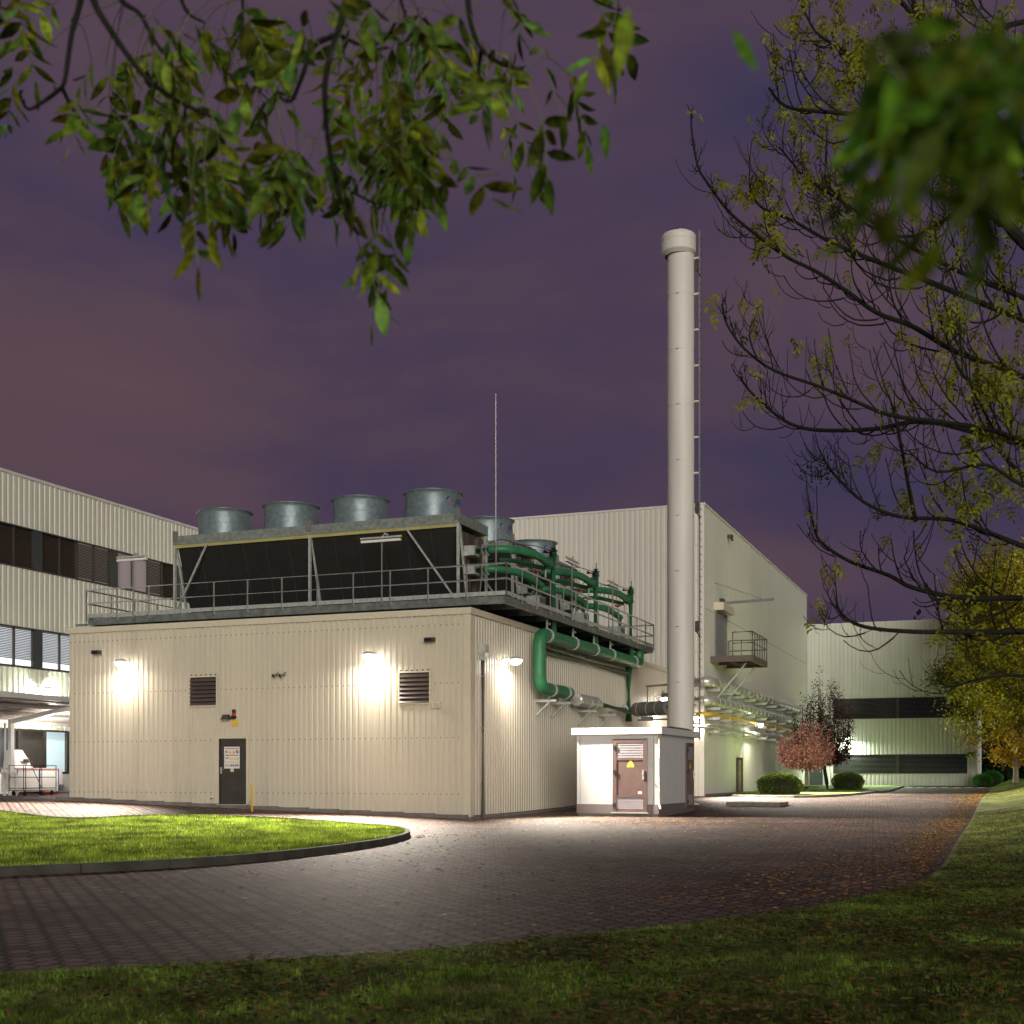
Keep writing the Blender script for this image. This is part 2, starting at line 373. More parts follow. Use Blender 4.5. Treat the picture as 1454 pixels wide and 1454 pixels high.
# base ground to the horizon
gm = MB(); xs = [-900, -300, -120, -70, -45, -30, -20, -10, 0, 10, 20, 60, 150, 400, 900]; ys = [-300, -60, -20, 0, 12, 16, 20, 26, 31, 34, 40, 48, 56, 70, 80, 88, 120, 250, 600, 1500]
gm.add([(x, y, gz(x, y)-0.12) for y in ys for x in xs], [(j*len(xs)+i, j*len(xs)+i+1, (j+1)*len(xs)+i+1, (j+1)*len(xs)+i) for j in range(len(ys)-1) for i in range(len(xs)-1)])
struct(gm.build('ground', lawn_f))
sheet('paving', densify([(-70, -20), (3, -20), (3, 96), (-70, 96)], 2, True), gz, pavers, 0.9)
# raised verge in the foreground and along the right side of the road
verge_line = densify(KERB[:3], 1.0)[:-1] + smooth_line(KERB[2:11], 3)[:-1] + densify(KERB[10:], 1.5)
verge_poly = verge_line + [(2, 92), (24, 92), (24, -14), (-30, -14)]
sheet('verge', verge_poly, bank, lawn_f, 0.6)
kerb('verge_kerb', verge_line, 0.06, lambda x, y: 0.025, plain('verge kerb stone', (0.035, 0.035, 0.02), 0.95, 0, 0.5, 3, 0.4), 1.0)
# lawn island on the left
isl_front = [G(u, v) for u, v in ((-180, 1253), (0, 1244), (100, 1240), (200, 1235), (300, 1229), (400, 1220), (480, 1210), (540, 1201), (570, 1194), (581, 1188))]
isl_back = [G(u, v) for u, v in ((574, 1182), (545, 1178), (450, 1170.5), (330, 1164), (200, 1156), (100, 1150), (0, 1145), (-150, 1140))]
isl = smooth_line(isl_front+isl_back, 2)
sheet('lawn_island', isl, lambda x, y: gz(x, y)+0.085, lawn_i, 0.7)
kerb('island_kerb', isl, 0.10, lambda x, y: 0.125, kerbm, 1.0)
# small planted island by the far corner
isl2 = [G(u, v) for u, v in ((1040, 1131.5), (1090, 1132.5), (1150, 1133), (1190, 1131), (1225, 1128), (1249, 1125), (1250, 1122))]
isl2 = isl2 + [(-6.2, 84.5), (-6.6, 87.6), (-12.7, 87.6), (-12.7, 62)]
isl2s = smooth_line(isl2[:7], 2)+isl2[7:]
sheet('planting_island', isl2s, lambda x, y: gz(x, y)+0.07, lawn_i, 0.8)
kerb('planting_island_kerb', smooth_line(isl2[:8], 2), 0.10, lambda x, y: 0.10, concrete, 1.0)
sheet('far_grass_strip', [(-6.0, 86.6), (-1.4, 86.6), (3, 90), (3, 120), (-1.5, 120), (-1.5, 88.4), (-6, 88.4)], lambda x, y: gz(x, y)+0.05, lawn_mat('green strip', (0.04, 0.13, 0.02), (0.06, 0.2, 0.03), (0.08, 0.26, 0.04)), 0.9)
m = MB()
for i in range(12):
    x = -9.6+i*0.72
    m.add([(x, 83.1, gz(x, 83.1)+.006), (x+.42, 83.1, gz(x, 83.1)+.006), (x+.42, 83.8, gz(x, 83.8)+.006), (x, 83.8, gz(x, 83.8)+.006)], [(0, 1, 2, 3)])
struct(m.build('road_marking', plain('worn white paint', (0.5, 0.5, 0.45), 0.7, 0, 0.3, 6)))

# grass blades
def blades(name, pts, zf, h, w, mat, hv=0.5):
    n = len(pts); z = np.array([zf(x, y) for x, y in pts]); p = np.column_stack([pts, z]).astype(np.float32)
    a = RNG.random(n)*2*PI; hh = h*(1-hv+hv*2*RNG.random(n)); ww = w*(0.7+0.6*RNG.random(n)); la = RNG.random(n)*2*PI; ln = hh*(0.15+0.6*RNG.random(n))
    dx = np.column_stack([np.cos(a)*ww/2, np.sin(a)*ww/2, np.zeros(n)]); tip = np.column_stack([np.cos(la)*ln, np.sin(la)*ln, hh])
    V = np.stack([p-dx, p+dx, p+tip], axis=1); F = np.arange(3*n).reshape(n, 3)
    o = fast_mesh(name, V, F, mat); o['kind'] = 'stuff'; return o
def scatter(poly, n, weight=None):
    poly = np.array(poly); x0, y0 = poly.min(0); x1, y1 = poly.max(0); out = []; tot = 0
    while tot < n:
        q = np.column_stack([x0+(x1-x0)*RNG.random(n*2), y0+(y1-y0)*RNG.random(n*2)]); c = np.zeros(len(q), bool); j = len(poly)-1
        for i in range(len(poly)):
            xi, yi = poly[i]; xj, yj = poly[j]
            with np.errstate(divide='ignore', invalid='ignore'):
                c ^= ((yi > q[:, 1]) != (yj > q[:, 1])) & (q[:, 0] < (xj-xi)*(q[:, 1]-yi)/(yj-yi+1e-12)+xi)
            j = i
        q = q[c]
        if weight is not None: q = q[RNG.random(len(q)) < weight(q)]
        out.append(q); tot += len(q)
    return np.concatenate(out)[:n]
isl_clip = [p for p in isl if p[0] > -45]
pts = scatter(isl, 150000, lambda q: np.clip(1.25-q[:, 1]*0.02, .3, 1)*(q[:, 0] > -31))
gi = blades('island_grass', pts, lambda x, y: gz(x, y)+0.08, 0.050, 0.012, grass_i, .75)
fov = [(-9.5, -1.0+5.2), (-6.2, 5.9), (-4.25, 7.6), (-3.45, 8.7), (-2.5, 10.25), (-1.65, 12.2), (-1.0, 14.6), (-0.72, 17.2), (-0.78, 24), (-0.85, 40), (3.5, 40), (3.2, 20), (1.2, 8), (0.6, 5.2), (-5.5, 3.6)]
def tuft(q):
    s = np.sin(q[:, 0]*3.1+np.sin(q[:, 1]*2.3)*1.7)*np.sin(q[:, 1]*3.7+np.sin(q[:, 0]*1.9)*2.1)
    return np.clip(1.15-q[:, 1]*0.045, .16, 1)*np.clip(0.72+0.45*s, 0.12, 1)
pts = scatter(fov, 230000, tuft)
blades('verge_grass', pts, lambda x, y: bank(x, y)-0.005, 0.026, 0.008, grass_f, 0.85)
# fallen leaves
def quads_leaves(name, pts, zf, size, mat, lift=0.012):
    n = len(pts); z = np.array([zf(x, y) for x, y in pts])+lift*RNG.random(n)+0.006; c = np.column_stack([pts, z])
    a = RNG.random(n)*2*PI; s = size*(0.5+0.9*RNG.random(n)); ta = (RNG.random(n)-.5)*0.9; tb = (RNG.random(n)-.5)*0.9
    ux = np.column_stack([np.cos(a)*s, np.sin(a)*s, np.sin(ta)*s*.5]); uy = np.column_stack([-np.sin(a)*s*.5, np.cos(a)*s*.5, np.sin(tb)*s*.5])
    V = np.stack([c-ux*.5, c+uy*.5, c+ux*.5, c-uy*.5], axis=1); V[:, :, 2] = np.maximum(V[:, :, 2], z[:, None]-0.004)
    return fast_mesh(name, V, np.arange(4*n).reshape(n, 4), mat)
road = [(-12, 11), (-3.3, 9.6), (-2.2, 11), (-1.3, 14), (-0.9, 17), (-1.0, 80), (-11, 80), (-13, 50), (-13.4, 33), (-15, 26)]
wr = lambda q: np.clip(np.exp((q[:, 0]+0.9)*0.9)*1.3*(q[:, 1] > 14)+0.05, 0, 1)
p1 = scatter(road, 5000, wr); p2 = scatter(road, 4200)
p3 = scatter([(-1.0, 15.5), (-0.9, 60), (-2.0, 60), (-2.0, 26), (-3.0, 17), (-3.4, 12.3), (-1.6, 13.0)], 3600)
p9 = scatter([(-0.97, 17), (-0.97, 80), (-1.5, 80), (-1.6, 20)], 4000)
p4 = np.column_stack([isl_front[-1][0]+0.35+0.28*RNG.standard_normal(160), isl_front[-1][1]-0.1+0.5*RNG.standard_normal(160)])
p5 = scatter([(-13.5, 33), (-9, 34.6), (-7, 33.6), (-7, 30.5), (-13.5, 30.0)], 500)
p6 = scatter([(-28, 31.0), (-14, 31.0), (-14, 32.4), (-28, 32.4)], 120)
p8 = scatter([G(330, 1240), G(560, 1205), G(590, 1190), G(650, 1185), G(700, 1240)], 220)
o = quads_leaves('fallen_leaves', np.concatenate([p1, p2, p3, p4, p5, p6, p8, p9]), gz, 0.06, litter); o['kind'] = 'stuff'
p7 = scatter(fov, 42000, lambda q: np.clip(0.25+0.35*(q[:, 0]+4)/4+.5*np.sin(q[:, 0]*2.1+1)*np.sin(q[:, 1]*1.7), .04, 1)*np.clip(1.2-q[:, 1]*.04, .2, 1)); pb = scatter([(-0.85, 20), (-0.9, 84), (1.5, 84), (1.2, 20)], 3500)
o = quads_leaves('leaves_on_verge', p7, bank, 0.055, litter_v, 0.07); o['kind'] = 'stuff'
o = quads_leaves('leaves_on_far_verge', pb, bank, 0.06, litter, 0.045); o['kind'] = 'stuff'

# ------------------------------------------------------------------ plant building
PX0, PX1, PY0, PY1, PH = -28.1, -14.1, 32.7, 56.6, 5.95
pb_ = thing('plant_building', 'cream corrugated plant building with dark door, cooling units on its roof', 'building', ((PX0+PX1)/2, (PY0+PY1)/2, 0.1))
foot = lambda x, y: gz(x, y)+0.10
corr('front_wall', (PX0, PY0), (PX1, PY0), 0, PH, clad, pb_, 0.185, 0.04, foot)
corr('side_wall', (PX1, PY0), (PX1, PY1), 0, PH, clad, pb_, 0.2, 0.04, foot)
dots('wall_screws', (PX0, PY0), (PX1, PY0), (5.55, 3.9, 2.35, 0.75), darkg, pb_, 0.185)['kind'] = 'stuff'
B(PX0, PX1-.002, PY0+.002, PY1, -0.3, PH-.1, mat=concrete, name='core', parent=pb_)
m = MB().box(PX0-.06, PX1+.09, PY0-.09, PY0+.25, PH-.02, PH+.06).box(PX1-.2, PX1+.087, PY0+.252, PY1, PH-.02, PH+.057)
m.box(PX0-.058, PX1+.088, PY0-.088, PY0-.078, PH-.12, PH-.021).box(PX1+.078, PX1+.086, PY0-.077, PY1, PH-.12, PH-.021); m.build('eave_trim', trim, pb_)
MB().box(PX1-.16, PX1+.052, PY0-.052, PY0-.041, .1, PH-.121).box(PX1+.041, PX1+.052, PY0-.04, PY0+.16, .1, PH-.121).build('corner_trim', trim, pb_)
B(PX0, PX1-.2, PY0+.25, PY1, PH-.08, PH-.03, mat=roofm, name='roof', parent=pb_)
m = MB()
for i in range(14):
    x = PX0-.45+i*(PX1-PX0+.45)/14; x2 = PX0-.45+(i+1)*(PX1-PX0+.45)/14; z = gz((x+x2)/2, PY0)
    m.box(x, x2-.006, PY0-.14, PY0+.02, z-.2, z+.11)
for i in range(24):
    y = PY0-.14+i; z = gz(PX1, y+.5); m.box(PX1-.02, PX1+.13, y, y+.994, z-.2, z+.07)
m.build('plinth', concrete, pb_)
def louvre(u0, u1, v0, v1, label=None):
    a = on_y(u0, v0, PY0); b = on_y(u1, v1, PY0); x0, x1, z1, z0 = a.x, b.x, a.z, b.z; Y = PY0-.04
    f = MB().box(x0-.05, x0, Y-.05, Y, z0-.05, z1+.05).box(x1, x1+.05, Y-.05, Y, z0-.05, z1+.05).box(x0, x1, Y-.05, Y, z1, z1+.05).box(x0, x1, Y-.05, Y, z0-.05, z0)
    fo = f.build('louvre', trim, pb_)
    MB().box(x0, x1, Y-.012, Y-.006, z0, z1).build('back_panel', dark, fo)
    s = MB(); n = 7; h = (z1-z0)/n
    for i in range(n):
        z = z0+i*h; s.add([(x0, Y-.07, z+.01), (x1, Y-.07, z+.01), (x1, Y-.014, z+h*.72), (x0, Y-.014, z+h*.72), (x0, Y-.07, z-.006), (x1, Y-.07, z-.006), (x1, Y-.014, z+h*.72-.016), (x0, Y-.014, z+h*.72-.016)], [(0, 1, 2, 3), (7, 6, 5, 4), (0, 4, 5, 1), (3, 2, 6, 7), (0, 3, 7, 4), (1, 5, 6, 2)])
    s.build('slats', plain('brown slat', (0.13, 0.10, 0.09), 0.4, 0.3), fo)
    c = MB()
    for i in range(6): c.box(x0+.03+i*(x1-x0)/5.4-.02, x0+.03+i*(x1-x0)/5.4+.025, Y-.03, Y-.002, z1+.052, z1+.085)
    c.build('profile_fillers', dark, fo)
louvre(272, 309, 962.5, 1001); louvre(569, 611, 956, 997.5)
# door
a = on_y(313, 1049, PY0); b = on_y(352, 1148, PY0); dx0, dx1, dz1 = a.x, b.x, a.z; dz0 = gz((dx0+dx1)/2, PY0)+.12; Y = PY0-.04
fr = MB().box(dx0-.16, dx0, Y-.06, Y, dz0, dz1+.10).box(dx1, dx1+.07, Y-.06, Y, dz0, dz1+.10).box(dx0, dx1, Y-.06, Y, dz1, dz1+.10).build('door_frame', trim, pb_)
dr = B(dx0, dx1, Y-.03, Y-.004, dz0, dz1, mat=darkg, name='door', parent=pb_)
MB().box(dx0, dx0+.07, Y-.036, Y-.031, dz0, dz1).build('painted_gap_shade', dark, dr)  # dark strip laid on the leaf in place of a shaded gap
h = MB().box(dx0+.05, dx0+.11, Y-.045, Y-.037, dz0+.93, dz0+1.13).cyl((dx0+.08, Y-.04, dz0+1.05), (dx0+.08, Y-.09, dz0+1.05), .012).cyl((dx0+.07, Y-.085, dz0+1.05), (dx0+.21, Y-.085, dz0+1.05), .012); h.build('handle', alu, dr, True)
MB().box(dx0-.04, dx1+.02, Y-.12, Y-.004, dz0-.03, dz0).build('sill', alu, dr)
# notice board on the door
sx0, sx1 = dx0+.19, dx0+.19+.56*(dx1-dx0); sz1 = dz1-.25; sz0 = sz1-.66; sy = Y-.034; W = sx1-sx0; Hh = sz1-sz0
nb = thing('safety_notice', 'white notice board of warning pictograms on the dark door', 'sign', ((sx0+sx1)/2, sy, sz0))
B(sx0, sx1, sy-.008, sy, sz0, sz1, mat=white, name='board', parent=nb)
B(sx0+W*.4, sx0+W*.62, sy-.006, sy, sz0-.1, sz0-.002, mat=plain('cream card', (.7, .6, .45)), name='card', parent=nb)
def marks(name, mat, fn): m = MB(); fn(m); return m.build(name, mat, nb)
fy = sy-.0085
def R_(m, x0, x1, z0, z1): m.box(sx0+W*x0, sx0+W*x1, fy-.002, fy, sz1-Hh*z1, sz1-Hh*z0)
def T_(m, cx, cz, r): m.add([(sx0+W*(cx-r), fy-.002, sz1-Hh*(cz+r*.8)), (sx0+W*(cx+r), fy-.002, sz1-Hh*(cz+r*.8)), (sx0+W*cx, fy-.002, sz1-Hh*(cz-r*.9))], [(0, 1, 2)])
def O_(m, cx, cz, r, ri, y=0):
    n = 16; vs = []
    for rr in (r, ri): vs += [(sx0+W*cx+W*rr*math.cos(2*PI*k/n), fy-.002-y, sz1-Hh*cz+W*rr*math.sin(2*PI*k/n)) for k in range(n)]
    m.add(vs, [(k, (k+1) % n, n+(k+1) % n, n+k) for k in range(n)])
marks('red_bars', red, lambda m: (R_(m, .07, .93, .06, .095), R_(m, .36, .93, .375, .41)))
marks('black_bars', dark, lambda m: (R_(m, .07, .33, .375, .41), [R_(m, .09+i*.05, .12+i*.05, .49, .54) for i in range(5)]))
marks('yellow_bar', sign_y, lambda m: R_(m, .07, .93, .69, .725))
marks('warning_triangles', sign_y, lambda m: (T_(m, .38, .24, .1), T_(m, .63, .24, .1), [T_(m, .44+i*.14, .55, .06) for i in range(4)]))
marks('prohibition_ring', red, lambda m: O_(m, .16, .23, .085, .062)); marks('figure_marks', dark, lambda m: (R_(m, .13, .19, .2, .26), R_(m, .37, .39, .22, .27), R_(m, .61, .65, .23, .28), [R_(m, .43+i*.14, .45+i*.14, .53, .57) for i in range(4)]))
marks('mandatory_discs', blue, lambda m: (O_(m, .85, .23, .09, .04), [O_(m, .46+i*.14, .86, .062, .025) for i in range(4)]))
marks('outline_discs', steel_d, lambda m: (O_(m, .14, .86, .06, .035), O_(m, .29, .86, .06, .035)))

# objects on the plant's walls
def wall_lamp(name, label, pos, out, mat, big=1.0):
    """round shielded bulkhead lamp: wall plate, arm, hood, diffuser"""
    out = Vector(out); p = Vector(pos); r = thing(name, label, 'lamp', tuple(p), 'shielded lamps on the walls')
    w = p - out*0.42; MB().bar(w-out*.0, w+out*.03, .12, .22).build('wall_plate', galv, r)
    MB().tube([w+out*.02+Vector((0, 0, .02)), w+out*.16+Vector((0, 0, .07)), p+Vector((0, 0, .075))], .02, 8).build('arm', galv, r, True)
    MB().lathe(tuple(p), [(.02, .10), (.10, .095), (.17*big, .06), (.19*big, .0), (.18*big, .0), (.15*big, .05), (.02, .06)], 20).build('hood', galv, r, True)
    MB().lathe(tuple(p), [(.001, -.15), (.08, -.142), (.15*big, -.10), (.19*big, -.04), (.195*big, -.002)], 20).build('diffuser', mat, r, True)
    return r
def add_light(kind, name, loc, aim, energy, color, **k):
    l = bpy.data.lights.new(name, kind); l.energy = energy; l.color = color
    for a_, b_ in k.items(): setattr(l, a_, b_)
    o = bpy.data.objects.new(name, l); COL.objects.link(o); o.location = loc
    o.rotation_euler = (Vector(aim)-Vector(loc)).to_track_quat('-Z', 'Y').to_euler(); return o
WARM = (1.0, 0.90, 0.76)
GRN = (0.88, 1.0, 0.78)
def light_at(p, out, wash, throw, col=WARM, reach=12.0, cone=100):
    p = Vector(p); out = Vector(out)
    add_light('AREA', 'lamp_wash', p+Vector((0, 0, -.17)), p+out*0.0+Vector((0, 0, -1)), wash, col, shape='DISK', size=.22, spread=rad(172))
    if throw: add_light('SPOT', 'lamp_throw', p+Vector((0, 0, -.18)), p+out*reach+Vector((0, 0, -5.0)), throw, col, spot_size=rad(cone), spot_blend=1.0, shadow_soft_size=.12)
LA = on_y(172, 940, PY0-.46); LB = on_y(524, 930, PY0-.46); LC = on_x(732, 937, PX1+.46); LD = on_x(943, 991, PX1+.5)
wall_lamp('wall_lamp', 'bright lamp near the left end of the plant front wall', LA, (0, -1, 0), lamp_on)
wall_lamp('wall_lamp', 'bright lamp on the front wall above the space between door and right louvre', LB, (0, -1, 0), lamp_on)
wall_lamp('wall_lamp', 'lamp on the plant side wall beside the green pipe bend', LC, (1, 0, 0), lamp_on)
wall_lamp('wall_lamp', 'lamp on the plant side wall just left of the chimney foot', LD, (1, 0, 0), lamp_on, .8)
LE = on_y(987, 1018, 56.25); wall_lamp('wall_lamp', 'glaring lamp at the hall corner behind the chimney ladder', LE, (0, -1, 0), lamp_on)
LF = on_x(1080, 1028, -12.1); wall_lamp('wall_lamp', 'lamp under the yellow pipe on the hall side wall', LF, (1, 0, 0), lamp_on, .8)
LG = on_y(1203, 1047, 88.0); wall_lamp('wall_lamp', 'lamp on the far hall right of the plum trees', LG, (0, -1, 0), lamp_g, .9)
LH = on_x(67, 978, -37.4); wall_lamp('wall_lamp', 'greenish lamp above the canopy of the left office block', LH, (1, 0, 0), lamp_g)
light_at(LA, (0, -1, 0), 46, 19000, WARM, 5.6, 92); light_at(LB, (.2, -1, 0), 60, 22000, WARM, 5.0, 90)
light_at(LC, (1, -.45, 0), 60, 18000, WARM, 5.8, 92); light_at(LD, (1, 0, 0), 80, 12000, WARM, 10)
light_at(LE, (1, -.45, 0), 60, 34000, WARM, 13); light_at(LF, (1, -.6, 0), 60, 42000, WARM, 12)
light_at(LG, (.8, -1, 0), 260, 9000, GRN, 12); add_light('POINT', 'office_lamp', LH+Vector((.1, 0, -.2)), LH+Vector((0, 0, -1)), 300, GRN, shadow_soft_size=.12)
add_light('POINT', 'canopy_fill', (-35.6, 40.5, 2.7), (-35.6, 40.5, 0), 260, (1, .9, .8), shadow_soft_size=.2)  # unseen fill light added to brighten the space under the canopy, no fixture

def sensor(name, label, u, v, grp):
    p = on_y(u, v, PY0-.16); r = thing(name, label, 'sensor', tuple(p), grp)
    MB().box(p.x-.16, p.x+.14, p.y-.10, p.y+.05, p.z-.09, p.z+.03).build('housing', darkg, r)
    MB().box(p.x-.02, p.x+.13, p.y+.05, p.y+.13, p.z-.10, p.z+.08).build('bracket', trim, r)
    MB().box(p.x-.13, p.x+.08, p.y-.104, p.y-.101, p.z-.07, p.z+.0).build('lens', glassd, r)
sensor('camera_housing', 'small dark camera box high near the left end of the front wall', 138, 925, 'dark camera boxes on the front wall')
sensor('camera_housing', 'small dark camera box high on the front wall right of the brighter lamp', 611, 907, 'dark camera boxes on the front wall')
for u, lb in ((391.5, 'left small round spotlight of the pair in mid wall'), (401.5, 'right small round spotlight of the pair in mid wall')):
    p = on_y(u, 957.5, PY0-.12); r = thing('spotlight', lb, 'spotlight', tuple(p), 'pair of small spotlights')
    MB().cyl((p.x-.04, p.y-.09, p.z-.05), (p.x+.03, p.y+.03, p.z+.0), .065, 14).build('head', galv, r, True)
    MB().cyl((p.x-.046, p.y-.10, p.z-.055), (p.x-.04, p.y-.09, p.z-.05), .055, 14).build('lens', dark, r)
    MB().cyl((p.x+.03, p.y+.02, p.z+.0), (p.x+.06, p.y+.08, p.z+.07), .015, 6).build('stem', dark, r)
p = on_y(321.5, 1018, PY0-.10); r = thing('door_lamp', 'small unlit dark lamp over the dark door', 'lamp', tuple(p))
MB().add([(p.x-.09, p.y-.07, p.z+.07), (p.x+.09, p.y-.07, p.z+.07), (p.x+.09, p.y+.06, p.z+.07), (p.x-.09, p.y+.06, p.z+.07), (p.x-.13, p.y-.14, p.z-.09), (p.x+.13, p.y-.14, p.z-.09), (p.x+.13, p.y+.06, p.z-.09), (p.x-.13, p.y+.06, p.z-.09)], [(0, 1, 2, 3), (7, 6, 5, 4), (0, 4, 5, 1), (1, 5, 6, 2), (2, 6, 7, 3), (3, 7, 4, 0)]).build('hood', darkg, r)
MB().box(p.x-.1, p.x+.1, p.y-.12, p.y+.04, p.z-.10, p.z-.091).build('lens', white, r)
p = on_y(332.5, 1014, PY0-.08); r = thing('alarm_siren', 'red and black alarm siren above a yellow plate', 'siren', tuple(p))
MB().box(p.x-.045, p.x+.035, p.y-.05, p.y+.04, p.z+.04, p.z+.14).build('cap', dark, r); MB().box(p.x-.045, p.x+.035, p.y-.055, p.y+.04, p.z-.05, p.z+.038).build('beacon', red, r)
MB().cyl((p.x+.0, p.y-.10, p.z-.1), (p.x+.0, p.y+.04, p.z-.09), .06, 14).build('horn', dark, r, True)
p = on_y(333.5, 1027, PY0-.045); tag(MB().box(p.x-.12, p.x+.12, p.y-.01, p.y, p.z-.09, p.z+.09).build('warning_plate', sign_y), 'plain yellow plate right above the dark door', 'sign')
p = on_y(621, 1001, PY0-.05); r = thing('junction_box', 'grey junction box at the lower right of the right louvre', 'box', tuple(p))
MB().box(p.x-.10, p.x+.12, p.y-.09, p.y, p.z-.09, p.z+.09).build('box', trim, r); MB().box(p.x-.07, p.x+.09, p.y-.097, p.y-.091, p.z-.06, p.z+.06).build('lid', galv, r)
r = thing('rain_pipe', 'grey rain pipe with hopper at the corner of the plant side wall', 'downpipe', (PX1+.14, 33.65, .1))
a = on_x(686, 926, PX1+.14); MB().add([(a.x-.10, a.y-.12, a.z+.22), (a.x+.12, a.y-.12, a.z+.22), (a.x+.12, a.y+.14, a.z+.22), (a.x-.10, a.y+.14, a.z+.22), (a.x-.10, a.y-.12, a.z-.02), (a.x+.12, a.y-.12, a.z-.02), (a.x+.12, a.y+.14, a.z-.02), (a.x-.10, a.y+.14, a.z-.02), (a.x-.06, a.y-.06, a.z-.24), (a.x+.06, a.y-.06, a.z-.24), (a.x+.06, a.y+.06, a.z-.24), (a.x-.06, a.y+.06, a.z-.24)],
    [(0, 1, 2, 3)]+[(i, 4+i, 4+(i+1) % 4, (i+1) % 4) for i in range(4)]+[(4+i, 8+i, 8+(i+1) % 4, 4+(i+1) % 4) for i in range(4)]).build('hopper', galv, r)
MB().cyl((a.x, a.y, a.z-.2), (a.x, a.y, gz(a.x, a.y)+.02), .055, 12).build('pipe', steel_d, r, True)
for z in (4.1, 2.6, 1.1): MB().cyl((a.x, a.y, z), (a.x, a.y, z+.05), .075, 12).build('clamp', galv, r, True)
r = thing('bollard', 'thin yellow post at the right side of the dark door', 'post', (-20.35, 31.3, gz(-20.35, 31.3)))
MB().tube([(-20.35, 31.3, gz(-20.35, 31.3)-.05), (-20.35, 31.3, 1.0), (-20.35, 31.3, 1.03)], [.036, .036, .02], 12).build('post', yellow, r, True)
for q, lb in (((302, 1132), 'left'), ((358, 1137), 'right')):
    p = on_y(q[0], q[1], PY0-.07); tag(MB().cyl((p.x, p.y+.03, p.z), (p.x-.02, p.y-.07, p.z-.04), .03, 10).build('wall_tap', alu, None, True), 'tiny metal outlet low on the wall %s of the dark door' % lb, 'tap')

# ------------------------------------------------------------------ roof platform
DX0, DX1, DY0, DY1, DZ0, DZ1 = -28.2, -13.38, 33.66, 49.8, 6.22, 6.44
pf = thing('roof_platform', 'galvanised steel service platform with railing above the plant roof', 'platform', ((DX0+DX1)/2, (DY0+DY1)/2, DZ0))
m = MB().box(DX0, DX1, DY0, DY0+.08, DZ0, DZ1).box(DX1-.08, DX1, DY0+.081, DY1, DZ0, DZ1).box(DX0, DX0+.08, DY0+.081, DY1, DZ0, DZ1).box(DX0+.081, DX1-.081, DY1-.08, DY1, DZ0, DZ1)
y = DY0+1.3
while y < DY1-.5: m.box(DX0+.09, DX1-.09, y, y+.07, DZ0+.01, DZ1-.05); y += 1.6
for x in (-15.2, -18, -22, -26): m.box(x, x+.09, DY0+.09, DY1-.09, DZ0+.03, DZ1-.06)
m.build('beams', plat, pf)
B(DX0+.02, DX1-.02, DY0+.03, DY1-.02, DZ1-.03, DZ1+.01, mat=plain('grating', (.16, .17, .16), .6, .5, .3, 40), name='grating', parent=pf)
m = MB()
for x in (-26.5, -22.2, -18, -14.6):
    for y in (34.2, 38.6, 43.0, 47.6): m.box(x, x+.12, y, y+.12, PH-.04, DZ0)
m.build('feet', steel_d, pf)
def rail(name, pts, z, h, parent, mat, posts=1.35, r=.03, toe=True, skip=()):
    m = MB(); p = [Vector((*q, z)) for q in pts]
    for hh in (h, h*.53): m.tube([q+Vector((0, 0, hh)) for q in p], r, 8)
    for a, b in zip(p[:-1], p[1:]):
        n = max(1, round((b-a).length/posts))
        for i in range(n+1):
            q = a+(b-a)*i/n; m.cyl(q-Vector((0, 0, .1)), q+Vector((0, 0, h)), r, 8)
        if toe: m.bar(a+Vector((0, 0, .08)), b+Vector((0, 0, .08)), .012, .12)
    return m.build(name, mat, parent, True)
i_ = .03
rail('railing', [(DX0-i_, DY1-.1), (DX0-i_, DY0-i_), (DX1+i_, DY0-i_), (DX1+i_, DY1+i_), (DX0-i_, DY1+i_)], DZ1, .93, pf, galv, 1.22)
MB().box(-28.9, -28.24, 33.9, 33.96, DZ0+.03, DZ0+.09).box(-28.9, -28.24, 34.6, 34.66, DZ0+.03, DZ0+.09).build('end_brackets', steel_d, pf)

def fluorescent(label, x, y, z, along, L=1.25):
    r = thing('service_lamp', label, 'lamp', (x, y, DZ1), 'unlit tube lamps on the platform rail')
    MB().tube([(x, y, DZ1-.1), (x, y, z+.0), (x+.02*along[0], y+.05, z+.12), (x+.12*along[0], y+.12*along[1]-.05, z+.16), (x+.24*along[0], y+.2*along[1]-.06, z+.11)], .028, 8).build('pole', galv, r, True)
    A = Vector((along[0], along[1], 0)); c = Vector((x, y-.05 if along[0] else y, z))
    MB().bar(c-A*L/2+Vector((0, 0, .05)), c+A*L/2+Vector((0, 0, .05)), .05, .05).build('rail_bar', galv, r)
    MB().bar(c-A*(L/2+.0)+Vector((0, 0, -.05)), c+A*(L/2)+Vector((0, 0, -.05)), .10, .07).build('tube_housing', white, r)
    m = MB()
    for s in (-1, 1): e = c+A*s*(L/2)+Vector((0, 0, .05)); m.bar(e, e+A*s*.03, .055, .055)
    m.build('end_cap', yellow, r)
    return r
q = on_y(542, 766, DY0-.09); fluorescent('unlit tube lamp on a pole before the long front cooler', q.x, q.y, q.z, (1, 0), 1.3)
q = on_y(189, 793, DY0-.09); fluorescent('unlit tube lamp on a pole at the left end of the platform', q.x, q.y, q.z, (1, 0), 1.15)
q = on_x(812, 792, DX1+.08); fluorescent('unlit tube lamp on the side rail before the middle green riser', q.x, q.y, q.z-.12, (0, 1), 1.3)
q = on_x(870, 825, DX1+.08); fluorescent('unlit tube lamp on the side rail before the farthest green riser', q.x, q.y, q.z-.12, (0, 1), 1.3)
q = on_y(704, 850, DY0+.15); r = thing('lightning_rod', 'tall thin lightning rod at the platform corner', 'rod', (q.x, q.y, DZ1))
MB().tube([(q.x, q.y, DZ1-.1), (q.x, q.y, 8.0), (q.x, q.y, 8.02), (q.x, q.y, 12.3)], [.035, .035, .022, .012], 8).build('rod', galv, r, True)
